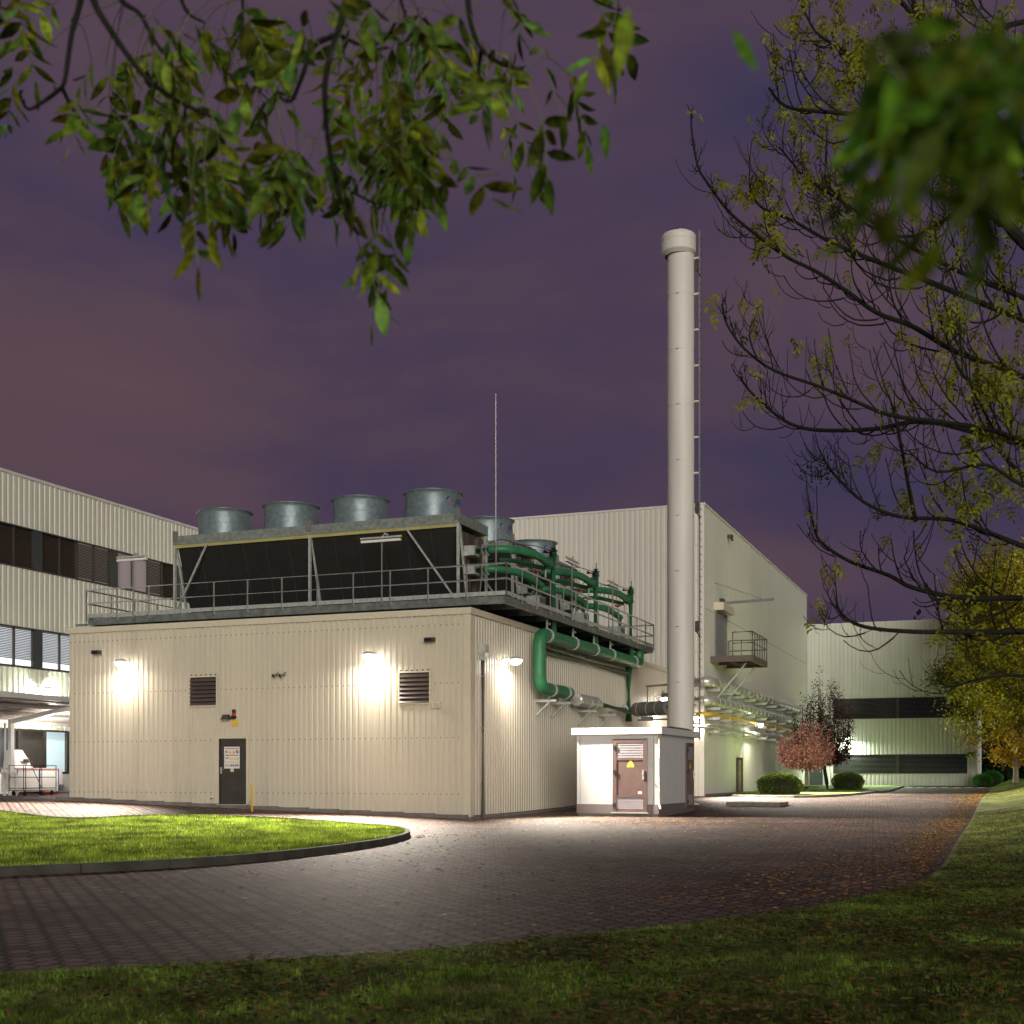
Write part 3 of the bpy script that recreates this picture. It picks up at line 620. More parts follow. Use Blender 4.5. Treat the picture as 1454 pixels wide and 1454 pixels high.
MB().box(q.x-.06, q.x+.06, q.y-.06, q.y+.06, DZ1+.012, DZ1+.04).build('base_plate', galv, r)
MB().box(q.x-.03, q.x+.03, q.y-.13, q.y+.03, 7.33, 7.38).build('clamp', galv, r)

# ------------------------------------------------------------------ dry coolers
UX0, UX1, UW = -25.75, -15.4, 1.15
FANX = [-24.5, -21.93, -19.36, -16.8]
def logo_on(fan, cx, cy, rr, zc):
    """maker's mark wrapped round the fan ring: two swooshes and lettering"""
    to_cam = math.atan2(-cy, -cx)
    def wrap(pts2, th0, name, mat, faces):
        vs = []
        for x, z in pts2:
            th = to_cam + th0 + x/rr; vs.append((cx+(rr+.004)*math.cos(th), cy+(rr+.004)*math.sin(th), zc+z))
        return MB().add(vs, faces).build(name, mat, fan)
    th0 = rad(36)
    def swoosh(s):
        pts = []; n = 8
        for i in range(n+1):
            t_ = i/n; a = rad(200-150*t_) ; w = .05*math.sin(PI*min(1, t_*1.15+.05))+.004
            pts.append((s*(math.cos(a)*.11+.03)-s*.0, s*math.sin(a)*.10)); pts.append((s*(math.cos(a)*(.11-w)+.03), s*math.sin(a)*(.10-w)))
        return pts, [(2*i, 2*i+1, 2*i+3, 2*i+2) for i in range(n)]
    p_, f_ = swoosh(1); wrap([(x-.04, z) for x, z in p_], th0, 'mark', blue, f_)
    p_, f_ = swoosh(-1); wrap([(x+.06, z) for x, z in p_], th0, 'mark', red, f_)
    cu = bpy.data.curves.new('lettering', 'FONT'); cu.body = 'JAEGGI'; cu.size = .27; cu.shear = .25; cu.resolution_u = 2
    ob = bpy.data.objects.new('lettering_src', cu); COL.objects.link(ob); bpy.context.view_layer.update()
    me = bpy.data.meshes.new_from_object(ob); bpy.data.objects.remove(ob)
    wrap([(v.co.x+.22, v.co.y-.10) for v in me.vertices], th0, 'lettering', blue, [tuple(p.vertices) for p in me.polygons])
def cooler(yc, label, full):
    r = thing('dry_cooler', label, 'cooler', ((UX0+UX1)/2, yc, DZ1), 'dry coolers on the plant roof')
    y0, y1 = yc-UW, yc+UW
    MB().box(UX0, UX1, y0, y1, 8.9, 9.2).build('housing', galv_h, r)
    m = MB()
    for x in (UX0, (UX0+UX1)/2-.12, UX1-.15): m.box(x, x+.2, y0-.012, y0-.002, 9.0, 9.36).cyl((x+.1, y0-.014, 9.27), (x+.1, y0+.01, 9.27), .03, 8)
    for i in range(22):
        x = UX0+.4+i*.47+random.uniform(-.1, .1); m.box(x, x+.035, y0-.006, y0-.001, 9.08, 9.11)
    m.build('lifting_lugs', steel_d, r)
    MB().box(UX0+.05, UX1-.05, y0+.02, y0+.10, 8.80, 8.899).box(UX0+.05, UX1-.05, y1-.1, y1-.02, 8.80, 8.899).build('gutter', plain('ochre edge strip', (.42, .38, .16), .5), r)
    for s in (-1, 1):
        yt, yb = yc+s*1.06, yc+s*.30
        MB().add([(UX0+.15, yt, 8.80), (UX1-.15, yt, 8.80), (UX1-.15, yb, 6.55), (UX0+.15, yb, 6.55), (UX0+.15, yt-s*.25, 8.80), (UX1-.15, yt-s*.25, 8.80), (UX1-.15, yb-s*.25, 6.55), (UX0+.15, yb-s*.25, 6.55)],
                 [(0, 1, 2, 3), (7, 6, 5, 4), (0, 4, 5, 1), (1, 5, 6, 2), (2, 6, 7, 3), (3, 7, 4, 0)]).build('coil', black, r)
    for x in (UX0+.04, (UX0+UX1)/2, UX1-.04):
        m = MB()
        for s in (-1, 1):
            m.bar((x, yc+s*1.10, 6.45), (x, yc+s*1.10, 8.9), .08, .08)
            m.bar((x, yc+s*.35, 6.45), (x+.02, yc+s*1.04, 8.85), .07, .06)
        m.bar((x, yc-1.1, 6.50), (x, yc+1.1, 6.50), .06, .06).build('frame', galv, r)
    m = MB()
    for i in range(1, 12):
        x = UX0+.15+i*(UX1-UX0-.3)/12
        m.bar((x, yc-1.068, 8.79), (x, yc-.31, 6.56), .018, .012)
    m.build('coil_seams', darkg, r)
    m = MB()
    m.bar((UX0+.06, y0-.02, 6.55), (UX0+1.35, y0-.02, 8.85), .06, .05).bar((UX1-.06, y0-.02, 6.55), (UX1-1.75, y0-.02, 8.85), .06, .05)
    m.build('braces', galv, r)
    MB().add([(UX1-.14, yc-.9, 8.78), (UX1-.14, yc+.9, 8.78), (UX1-.14, yc+.25, 6.55), (UX1-.14, yc-.25, 6.55)], [(0, 1, 2, 3)]).build('end_panel', darkg, r)
    m = MB()
    for yy in (-.75, -.45, .45, .75): m.bar((UX1-.08, yc+yy, 8.7), (UX1-.08, yc+yy*.45, 6.7), .10, .16)
    m.build('end_headers', plain('brown header', (.10, .085, .065), .5, .3), r)
    for zz in (8.12, 7.55):
        MB().box(UX1-.02, UX1+.32, yc-.72, yc-.30, zz-.14, zz+.16).build('connection_box', galv, r)
    k = 0
    for i, fx in enumerate(FANX):
        if not full and i < 1: pass
        f = MB().lathe((fx, yc, 9.2), [(.90, 0), (.90, .03), (.877, .035), (.875, .42), (.879, .425), (.879, .44), (.875, .445), (.875, .78), (.89, .83), (.95, .88), (.952, .895), (.93, .885), (.85, .80), (.85, .02)], 40).build('fan', galv_fan, r, True)
        b = MB()
        for j in range(6):
            a = j*PI/3+i; b.bar((fx+.12*math.cos(a), yc+.12*math.sin(a), 9.55), (fx+.8*math.cos(a+.1), yc+.8*math.sin(a+.1), 9.58), .2, .02)
        b.cyl((fx, yc, 9.2), (fx, yc, 9.65), .14, 12); b.build('blades', dark, f)
        if i == 3: logo_on(f, fx, yc, .876, 9.80)
    return r
cooler(36.05, 'nearest dry cooler, with four big fans in a row over black coils', True)
cooler(40.55, 'middle dry cooler behind the front one, fan beside the rod', False)
cooler(45.05, 'farthest dry cooler, its fan low beside the green pipes', False)

# ------------------------------------------------------------------ green pipework
def bend(pts, r=0.45, n=6):
    """polyline with rounded corners"""
    P_ = [Vector(p) for p in pts]; out = [P_[0]]
    for i in range(1, len(P_)-1):
        a = (P_[i-1]-P_[i]); b = (P_[i+1]-P_[i]); k = min(r, a.length*.49, b.length*.49)
        s = P_[i]+a.normalized()*k; e = P_[i]+b.normalized()*k
        for j in range(n+1):
            t = j/n; out.append(s*(1-t)**2+P_[i]*2*t*(1-t)+e*t*t)
    out.append(P_[-1]); return out
HX = -13.62
hp = thing('green_header_pipe', 'thick green header pipe hanging under the platform edge with a long drop bend', 'pipe', (HX, 38, 4))
MB().tube(bend([(PX1+.02, 40.15, 4.02), (HX, 40.1, 4.02), (HX, 37.1, 4.02), (HX, 37.1, 5.72), (HX, 48.55, 5.72), (HX, 48.55, 6.3)], .48, 8), .205, 20).build('pipe', green, hp, True)
for y, z in ((37.75, 5.72), (40.3, 5.72), (42.6, 5.72), (44.6, 5.72), (47.6, 5.72), (38.1, 4.02), (39.5, 4.02)):
    MB().tube([(HX, y, z), (HX, y+.03, z)], .232, 20).tube([(HX, y+.09, z), (HX, y+.12, z)], .232, 20).bar((HX+.2, y, z+.11), (HX+.2, y+.12, z+.11), .03, .03).build('clamp_ring', galv, hp, True)
MB().tube([(PX1+.05, 40.12, 4.02), (PX1+.13, 40.12, 4.02)], .29, 24).build('wall_collar', alu, hp, True)
for y in (37.8, 40.4, 42.7, 44.7, 47.7): MB().bar((HX, y, 5.9), (HX, y, 6.24), .05, .05).bar((HX, y, 6.12), (HX-.0, y+.3, 6.12), .04, .06).build('hanger', galv, hp)
MB().tube(bend([(HX-.28, 48.1, 5.55), (HX-.28, 48.1, 3.4)], .2), .14, 16).build('drop_pipe', green, hp, True)
MB().tube([(HX-.28, 38.2, 5.3), (HX-.28, 48.1, 5.3)], .10, 14).build('return_pipe', plain('dull green pipe', (.09, .17, .10), .4), hp, True)
for yc, lb in ((36.05, 'nearest pair of green risers beside the front cooler'), (40.55, 'middle pair of green risers'), (45.05, 'farthest pair of green risers at the platform end')):
    ry = yc+2.35; r = thing('green_riser_pipe', lb, 'pipe', (HX, ry, DZ1), 'green risers feeding the coolers')
    MB().cyl((HX, ry, 5.75), (HX, ry, 8.45), .125, 18).build('riser', green, r, True)
    MB().cyl((HX-.42, ry-.1, 6.3), (HX-.42, ry-.1, 7.5), .115, 18).build('riser', green, r, True)
    MB().cyl((HX, ry, 8.36), (HX, ry, 8.52), .16, 14).cyl((HX, ry, 8.5), (HX, ry, 8.6), .10, 12).cyl((HX+.02, ry, 8.6), (HX+.02, ry, 8.82), .022, 8).cyl((HX, ry, 8.42), (HX-.3, ry-.1, 8.5), .06, 10).build('vent_valve', green_d, r, True)
    MB().tube(bend([(UX1+.3, yc-.50, 8.15), (HX-.6, yc-.50, 8.15), (HX-.02, yc+.5, 8.15), (HX, ry, 8.02)], .6, 8), .125, 16).build('upper_branch', green, r, True)
    MB().tube(bend([(UX1+.3, yc-.50, 7.56), (HX-.9, yc-.50, 7.56), (HX-.42, yc+.4, 7.56), (HX-.42, ry, 7.42)], .6, 8), .115, 16).build('lower_branch', green, r, True)
    MB().tube(bend([(UX1+.3, yc+.55, 8.0), (HX-.8, yc+.6, 8.0), (HX-.3, ry-.1, 7.95)], .5, 6), .075, 12).build('rear_branch', green, r, True)
    for x in (UX1+.52, UX1+.66):
        for z in (8.15, 7.56): MB().cyl((x, yc-.5, z), (x+.03, yc-.5, z), .185, 18).build('flange', galv, r, True)
    m = MB()
    for s in (0, .05): m.tube([(HX, ry-.42+s, 8.06), (HX, ry-.40+s, 8.06)], .20, 18)
    for k in range(8): a = k*PI/4; m.cyl((HX+.18*math.cos(a), ry-.46, 8.06+.18*math.sin(a)), (HX+.18*math.cos(a), ry-.33, 8.06+.18*math.sin(a)), .016, 6)
    m.build('bolted_flange', green_d, r, True)
    w = MB().lathe((HX-.42, ry-.35, 7.80), [(.05, 0), (.13, .03), (.135, .05), (.13, .07), (.02, .08)], 16).build('hand_wheel', orange, r, True)
    MB().cyl((HX-.42, ry-.35, 7.5), (HX-.42, ry-.35, 7.80), .03, 8).cyl((HX-.16, ry-.30, 7.62), (HX-.16, ry-.30, 7.86), .045, 10).build('valve_stem', white, w, True)
    m = MB()
    for k in range(5): m.cyl((HX-.45+.05*k, yc-.2+.35*k, 7.9+.04*(k % 2)), (HX-.43+.05*k, yc-.1+.35*k, 8.42), .012, 5)
    m.tube(bend([(HX-.5, yc+.1, 8.38), (HX-.2, yc+1.2, 8.5), (HX+.05, ry-.3, 8.45), (HX+.1, ry-.1, 8.2)], .2), .012, 5)
    m.tube(bend([(UX1+.4, yc-.2, 8.3), (UX1+.8, yc+.2, 8.62), (HX-.3, yc+1.2, 8.4)], .3), .014, 5)
    m.build('cables', dark, r)
    c = thing('control_cabinet', {36.05: 'grey cabinet behind the rail at the nearest risers', 40.55: 'grey cabinet behind the rail at the middle risers', 45.05: 'grey cabinet behind the rail at the farthest risers'}[yc], 'cabinet', (HX+.0-.25, yc+1.4, DZ1), 'grey cabinets on the platform')
    MB().box(HX-.55, HX-.12, yc+1.35, yc+1.95, DZ1+.012, DZ1+.52).build('case', galv, c); MB().box(HX-.118, HX-.108, yc+1.39, yc+1.91, DZ1+.05, DZ1+.48).build('door', steel_d, c)
# insulated pipe out of the side wall
r = thing('insulated_pipe', 'silver jacketed pipe turning green along the plant side wall above the kiosk', 'pipe', (HX-.1, 43, 3.4))
MB().tube([(HX-.1, 41.0, 3.87), (HX-.1, 41.05, 3.87), (HX-.1, 43.2, 3.87), (HX-.1, 43.7, 3.83)], [.1, .215, .215, .15], 18).build('jacket', alu, r, True)
MB().cyl((PX1, 41.25, 3.87), (HX-.1, 41.25, 3.87), .21, 18).build('wall_elbow', alu, r, True)
MB().tube(bend([(HX-.1, 43.6, 3.83), (HX-.1, 47.4, 3.78), (HX+.2, 47.8, 3.76)], .3), .135, 16).build('pipe', green, r, True)
m = MB()
for y in (42.2, 42.9, 43.6, 46.8): m.tube([(HX-.1, y, 3.85), (HX-.1, y+.05, 3.85)], .222 if y < 43.4 else .16, 18)
m.build('clamp_rings', galv, r, True)
n_ = 0
for y, z, nm in ((37.95, 3.68, 'bracket under the near end of the low green pipe'), (39.4, 3.68, 'bracket under the far end of the low green pipe'), (42.2, 3.55, 'bracket under the silver jacketed pipe'), (44.6, 3.52, 'bracket under the green run right of the silver jacket')):
    c = thing('pipe_bracket', nm, 'bracket', (PX1+.3, y, z), 'steel pipe brackets on the plant side wall')
    MB().box(PX1+.05, PX1+.75, y-.04, y+.04, z-.06, z+.02).build('arm', galv, c); MB().bar((PX1+.06, y, z-.48), (PX1+.52, y, z-.06), .05, .05).build('strut', galv, c)
    MB().box(PX1+.42, PX1+.56, y-.05, y+.05, z+.021, z+.10).build('saddle', steel_d, c)
r = thing('silencer_drum', 'grey horizontal drum between the green drop pipe and the chimney', 'drum', (-12.5, 46.4, 3.8))
A_ = Vector((-13.35, 47.0, 3.8)); B_ = Vector((-11.75, 45.95, 3.8)); dd = (B_-A_).normalized()
MB().tube([A_-dd*.10, A_-dd*.07, A_+dd*.06, A_+dd*.12, B_-dd*.12, B_], [.04, .16, .25, .27, .27, .27], 22).build('shell', steel_d, r, True)
m = MB()
for t in (.35, .9, 1.4): m.tube([A_+dd*t, A_+dd*(t+.03)], .28, 22)
m.build('bands', galv, r, True)
MB().bar((-12.75, 46.5, 4.65), (-11.65, 46.2, 4.68), .05, .07).bar((-12.7, 46.5, 4.0), (-12.7, 46.5, 4.65), .035, .035).bar((-13.1, 46.6, 3.38), (-11.6, 46.1, 3.38), .05, .06).box(-12.9, -12.5, 46.3, 46.6, 3.34, 3.50).build('support_frame', steel_d, r)

# ------------------------------------------------------------------ kiosk (compact transformer station)
KX0, KX1, KY0, KY1 = -12.1, -9.5, 36.1, 40.7; kz = 0.0; KT = 2.5
ks = thing('transformer_kiosk', 'small white flat roofed kiosk with brown vented doors', 'kiosk', ((KX0+KX1)/2, (KY0+KY1)/2, kz))
MB().box(KX0+.04, KX1-.04, KY0+.04, KY1-.04, .42, KT).build('walls', boothw, ks)
MB().box(KX0+.03, KX1-.03, KY0+.03, KY1-.03, .14, .418).build('base_band', boothb, ks)
MB().box(KX0+.07, KX1-.07, KY0+.07, KY1-.07, -.1, .138).build('plinth', concrete, ks)
MB().box(KX0-.10, KX1+.10, KY0-.10, KY1+.10, KT+.0, KT+.20).build('roof_slab', boothw, ks)
MB().add([(KX0+.95, KY0+2.2, KT+.2), (KX1-.0, KY0+2.2, KT+.2), (KX1-.0, KY1, KT+.2), (KX0+.95, KY1, KT+.2), (KX0+1.1, KY0+2.35, KT+.30), (KX1-.2, KY0+2.35, KT+.30), (KX1-.2, KY1-.2, KT+.30), (KX0+1.1, KY1-.2, KT+.30)], [(4, 5, 6, 7), (0, 1, 5, 4), (1, 2, 6, 5), (2, 3, 7, 6), (3, 0, 4, 7)]).build('roof_hatch', darkg, ks)
m = MB()
for x in (KX0+.13, KX1-.19): m.box(x, x+.012, KY0+.036, KY0+.0395, .15, KT-.02)
m.build('panel_joints', steel_d, ks)
m = MB().tube(bend([(KX1+.0, KY0+.0, KT+.02), (KX1+.0, KY0+.0, .42), (KX1+.06, KY0-.10, .30)], .08), .035, 10); m.build('rain_pipe', trim, ks, True)
def kdoor(nm, ax, x0, x1, z0, z1, face):
    """vented door on the front (ax=0) or on the right side (ax=1)"""
    def bx(m, a0, a1, d0, d1, zz0, zz1):
        return m.box(a0, a1, face-d1, face-d0, zz0, zz1) if ax == 0 else m.box(face+d0, face+d1, a0, a1, zz0, zz1)
    w = x1-x0; fw = .12
    d = bx(bx(bx(bx(MB(), x0, x0+fw, 0, .05, z0, z1), x1-fw, x1, 0, .05, z0, z1), x0+fw, x1-fw, 0, .05, z1-fw, z1), x0+fw, x1-fw, 0, .05, z0, z0+.08)
    zt0 = z0+.68*(z1-z0)+.06; d = bx(d, x0+fw, x1-fw, 0, .048, zt0, zt0+.06); zb1 = z0+.20*(z1-z0); d = bx(d, x0+fw, x1-fw, 0, .048, zb1, zb1+.06)
    do = d.build('door', brownm, ks); bx(MB(), x0+fw, x1-fw, .0, .03, zb1+.06, zt0).build('door_panel', brownm, do)
    for a, b in ((zt0+.06, z1-fw), (z0+.08, zb1)):
        s = MB(); n = 6; h = (b-a)/n
        for i in range(n): bx(s, x0+fw, x1-fw, .005, .035, a+i*h+h*.15, a+i*h+h*.8)
        bx(s, x0+fw, x1-fw, 0, .004, a, b); s.build('vent_grille', plain('pale grille', (.42, .40, .43), .4, .3), do)
    hh = MB()
    for z in (z1-.25, (z0+z1)/2+.1, z0+.2): bx(hh, x0+.02, x0+.09, .05, .08, z-.06, z+.06)
    hh.build('hinges', dark, do)
    bx(bx(MB(), x1-fw-.02, x1-fw+.03, .052, .075, (z0+z1)/2-.12, (z0+z1)/2+.16), x1-fw-.02, x1-fw+.02, .075, .12, (z0+z1)/2+.0, (z0+z1)/2+.05).build('handle', alu, do)
    c = x0+w*.52; zc = z0+.76*(z1-z0)-.32
    tri = [(c-.11, zc), (c+.11, zc), (c+.035, zc+.2), (c-.035, zc+.2)] if False else [(c-.11, zc), (c+.11, zc), (c+.11, zc+.05), (c, zc+.25), (c-.11, zc+.05)]
    o_ = .034
    vs = [(a, face-o_, z) if ax == 0 else (face+o_, a, z) for a, z in tri]; MB().add(vs, [(0, 1, 2, 3, 4)]).build('warning_sign', sign_y, do)
    if ax == 0: bx(MB(), x1-fw-.16, x1-fw-.04, .031, .034, z0+.20*(z1-z0)+.1, z0+.20*(z1-z0)+.17).build('sticker', white, do)
    return do
a = on_y(870, 1100, KY0); b = on_y(919, 1100, KY0)
kdoor('f', 0, a.x, b.x, .20, 2.36, KY0+.03); kdoor('s', 1, KY1-1.25, KY1-.28, .25, 2.32, KX1-.03)
MB().box(a.x-.03, b.x+.05, KY0-.07, KY0+.03, .155, .19).build('door_sill', alu, ks)
tag(MB().box(-9.3, -7.4, 44.6, 46.4, gz(-8, 45.5)-.05, gz(-8, 45.5)+.13).build('concrete_slab', concrete), 'low concrete slab on the paving right of the kiosk', 'slab')

# ------------------------------------------------------------------ chimney
CX, CY, CRd = -11.32, 46.1, .50
ch = thing('chimney', 'tall pale steel chimney rising behind the white kiosk', 'chimney', (CX, CY, gz(CX, CY)))
MB().lathe((CX, CY, 0), [(.75, .1), (.75, .2), (.52, .25), (CRd, .6)] + [(CRd, 2*i+1.2) for i in range(10)] + [(CRd, 20.55), (.44, 20.7)], 48).build('shaft', chim, ch, True)
m = MB()
for i in range(1, 10): m.tube([(CX, CY, 2.05*i+.6), (CX, CY, 2.05*i+.63)], CRd+.006, 48)
m.build('weld_seams', chim, ch, True)
MB().lathe((CX-.07, CY-.05, 0), [(CRd+.01, 20.58), (.60, 20.66), (.645, 20.70), (.645, 21.05), (.63, 21.06), (.645, 21.08), (.645, 21.30), (.60, 21.36), (.35, 21.38)], 40).build('cap', chim, ch, True)
m = MB()
for k in range(7): a = k*.9; m.cyl((CX+.28*math.cos(a), CY+.28*math.sin(a), 21.3), (CX+.28*math.cos(a), CY+.28*math.sin(a), 21.56), .06, 10)
m.lathe((CX, CY, 0), [(.36, 21.36), (.36, 21.5), (.34, 21.5), (.34, 21.36)], 24); m.build('flue_ends', steel_d, ch, True)
MB().tube([(CX-.7, CY-.05, 4.3), (CX-.35, CY-.0, 4.3)], .18, 18).tube([(CX-.7, CY-.05, 3.8), (CX-.35, CY-.0, 3.8)], .26, 18).build('duct_inlet', chim, ch, True)
lx, ly = CX+CRd*.93+.20, CY+.36*.5-.1
m = MB().box(lx-.0, lx+.06, ly-.015, ly+.015, 2.6, 21.5)
m2 = MB()
z = 2.8
while z < 21.3: m2.cyl((lx+.03, ly-.0, z), (lx+.03, ly+.36, z+.0), .013, 5); z += .28
ld = m.build('ladder', steel_d, ch); m2.build('rungs', steel_d, ld)
z = 3.2
while z < 21.4: MB().box(CX+CRd*.8, lx+.0, ly-.012, ly+.045, z-.03, z+.03).build('standoff', trim, ld); z += 1.33
for z in (20.2, 11.2, 6.8): MB().box(lx-.12, lx+.02, ly-.10, ly-.02, z-.2, z+.2).cyl((lx-.05, ly-.06, z-.2), (lx+.06, ly-.10, z-.4), .04, 8).build('rest_bracket', darkg, ld)

# ------------------------------------------------------------------ big hall
HX0, HX1, HY0, HY1, HH = -46.0, -12.85, 56.7, 88.4, 13.6
hl = thing('factory_hall', 'large pale factory hall behind the chimney', 'building', ((HX0+HX1)/2, (HY0+HY1)/2, .3))
corr('front_wall', (HX0, HY0), (HX1, HY0), .0, HH, clad_hall, hl, 0.25, 0.03)
corr('side_wall', (HX1, HY0), (HX1, HY1), .0, HH, clad_side, hl, 0.5, 0.006, None, .94)
B(HX0, HX1-.01, HY0+.01, HY1, -.3, HH-.05, mat=concrete, name='core', parent=hl)
MB().box(HX0, HX1+.07, HY0-.07, HY0+.3, HH-.02, HH+.07).box(HX1-.3, HX1+.068, HY0+.301, HY1, HH-.02, HH+.068).build('roof_edge', trim_w, hl)
B(HX0, HX1-.3, HY0+.3, HY1, HH-.06, HH-.01, mat=roofm, name='roof', parent=hl)
MB().box(HX1-.2, HX1+.03, HY0-.045, HY0-.031, .2, HH-.03).box(HX1+.012, HX1+.03, HY0-.03, HY0+.16, .2, HH-.03).build('corner_trim', trim_w, hl)
m = MB()
for z in (4.2, 8.9): m.box(HX1+.0065, HX1+.012, HY0+.2, HY1, z, z+.02)
for y in (65.8, 75.5): m.box(HX1+.0065, HX1+.014, y, y+.05, .2, 4.2)
m.build('panel_joints', steel_d, hl)
MB().box(HX1+.007, HX1+.06, 56.9, HY1, .1, .42).build('plinth', concrete, hl)
a = on_x(1045.5, 1077, HX1); b = on_x(1050.5, 1128, HX1)
f = MB().box(HX1+.007, HX1+.12, a.y-.12, a.y, .3, a.z+.05).box(HX1+.007, HX1+.12, a.y+1.0, a.y+1.12, .3, a.z+.05).box(HX1+.007, HX1+.12, a.y, a.y+1.0, a.z-.05, a.z+.05).build('side_door', darkg, hl)
MB().box(HX1+.02, HX1+.06, a.y+.001, a.y+.999, .3, a.z-.051).build('leaf', plain('tan door', (.3, .22, .13), .5), f)
MB().box(HX1+.061, HX1+.11, a.y+.1, a.y+.16, 1.3, 1.42).build('handle', alu, f)
# loading door, balcony, jib
a = on_x(1016, 872, HX1)
bd = MB().box(HX1+.007, HX1+.05, 59.05, 61.2, 6.75, 9.05).build('upper_door', plain('ribbed door', (.30, .33, .32), .5, 0, .1), hl)
m = MB(); z = 6.9
while z < 9.0: m.box(HX1+.05, HX1+.056, 59.08, 61.17, z, z+.03); z += .12
m.build('door_ribs', steel_d, bd)
MB().box(HX1+.007, HX1+.1, 58.92, 59.04, 6.75, 9.2).box(HX1+.007, HX1+.1, 61.21, 61.33, 6.75, 9.2).build('door_frame', steel_d, bd)
MB().box(HX1+.01, HX1+.45, 58.9, 61.35, 9.06, 9.42).build('roller_box', trim, bd)
bl = thing('hall_balcony', 'small steel loading balcony with railing on the hall side wall', 'balcony', (HX1+1, 59.9, 6.6))
MB().box(HX1+.02, -10.86, 58.0, 58.1, 6.52, 6.80).box(-10.96, -10.861, 58.101, 61.8, 6.52, 6.80).box(HX1+.02, -10.961, 61.7, 61.8, 6.52, 6.80).box(HX1+.02, -10.97, 59.8, 59.9, 6.53, 6.72).box(-12.0, -11.9, 58.11, 61.69, 6.54, 6.7).build('frame', plain('rusty brown beam', (.13, .10, .085), .6), bl)
MB().box(HX1+.02, -10.97, 58.11, 61.69, 6.74, 6.79).build('deck', steel_d, bl)
rail('railing', [(HX1+1.05, 58.03), (-10.89, 58.03), (-10.89, 61.77), (HX1+.1, 61.77)], 6.8, 1.08, bl, steel_d, .65, .03, False)
MB().bar((HX1+.02, 58.7, 4.7), (-11.3, 58.7, 6.5), .07, .07).bar((HX1+.02, 61.0, 4.7), (-11.3, 61.0, 6.5), .07, .07).build('strut', galv, bl)
jb = thing('hoist_jib', 'steel hoist jib arm with stay above the hall balcony', 'hoist', (HX1, 60.4, 9.7))
MB().bar((HX1+.02, 60.3, 9.55), (-10.3, 60.3, 9.62), .09, .12).build('arm', steel_d, jb)
MB().bar((HX1+.02, 59.0, 10.35), (-10.9, 60.3, 9.68), .03, .03).build('stay', steel_d, jb); MB().box(HX1+.02, HX1+.18, 60.0, 60.5, 9.40, 9.75).build('pivot', darkg, jb)
p = on_x(1037, 763, HX1+.15); tag(MB().box(p.x-.12, p.x+.12, p.y-.12, p.y+.12, p.z-.03, p.z+.12).cyl((p.x, p.y, p.z), (p.x+.12, p.y-.08, p.z-.16), .07, 10).build('floodlight', darkg), 'unlit floodlight high on the hall side wall near its roof edge', 'lamp')

# pipe rack along the hall side
PXR = HX1+.36
specs = [(5.5, .23, alu, 'upper thick silver pipe along the hall side wall', 'silver_pipe'), (4.64, .22, alu, 'lower thick silver pipe along the hall side wall', 'silver_pipe'), (4.06, .085, yelpipe, 'yellow gas pipe along the hall side wall', 'gas_pipe'), (3.48, .10, alu, 'thin silver pipe below the yellow gas pipe', 'silver_pipe')]
for z, rr, mt, lb, nm in specs:
    r = thing(nm, lb, 'pipe', (PXR, 70, z), 'pipes along the hall side wall')
    MB().tube(bend([(-14.6, HY0-.38, z), (PXR, HY0-.38, z), (PXR, 84.5, z)], .35, 6), rr, 18).build('pipe', mt, r, True)
    m = MB(); y = 57.6
    while y < 84: m.tube([(PXR, y, z), (PXR, y+.04, z)], rr+.012, 18); y += 1.15 if rr > .15 else 2.6
    for x in (-13.6, -13.2, -12.75): m.tube([(x, HY0-.38, z), (x+.04, HY0-.38, z)], rr+.012, 18)
    m.build('jacket_seams', galv, r, True)
for k, y in enumerate([57.3, 60.0, 63.0, 66.0, 69.2, 72.4, 75.6, 79.0, 82.4]):
    wh = ['nearest', 'second', 'third', 'fourth', 'fifth', 'sixth', 'seventh', 'eighth', 'farthest'][k]
    r = thing('pipe_rack', 'steel bracket set under the hall pipes, %s from the hall corner' % wh if k else 'nearest steel bracket set under the hall pipes, at the hall corner', 'bracket', (HX1+.3, y, 4.4), 'brackets of the hall pipe rack')
    for z, rr, mt, lb, nm in specs:
        zz = z-rr-.05; MB().box(HX1+.02, HX1+.64, y-.06, y+.06, zz-.11, zz+.02).build('arm', plain('bracket steel %d' % k, (.42, .40, .36), .5, .2) if z > 9 else galv, r)

# ------------------------------------------------------------------ far hall
FX0, FX1, FY, FH = HX1, -1.95, 88.5, 11.56
fh = thing('far_hall', 'long grey green factory hall closing the road end, two dark window bands', 'building', ((FX0+FX1)/2, FY+8, .5))
def strip(z0, z1, mb): corr('', (FX0+.01, FY), (FX1, FY), z0, z1, None, None, .27, .035, None, .5, mb)
bands = [(5.13, 6.43), (1.42, 2.62)]
m = MB(); strip(.5, 1.42, m); strip(2.62, 5.13, m); strip(6.43, FH, m)
for z0, z1 in bands: corr('', (FX0+.01, FY), (-11.0, FY), z0, z1, None, None, .27, .035, None, .5, m)
corr('', (-2.45, FY), (FX1, FY), 1.42, 2.62, None, None, .25, .035, None, .5, m)
corr('', (FX1, FY), (FX1, FY+20), .5, FH, None, None, .27, .035, None, .5, m)
m.build('walls', clad_far, fh)
B(FX0+.01, FX1-.01, FY+.12, FY+20, -.3, FH-.05, mat=concrete, name='core', parent=fh)
MB().box(FX0+.08, FX1+.06, FY-.06, FY+.3, FH-.02, FH+.08).build('roof_edge', trim_w, fh)
MB().box(FX0+.1, FX1-.2, FY+.31, FY+20, FH-.06, FH).build('roof', roofm, fh)
MB().box(FX1-.1, FX1+.05, FY-.05, FY-.036, .5, FH-.03).box(FX1+.036, FX1+.05, FY-.035, FY+.1, .5, FH-.03).build('corner_trim', trim_w, fh)
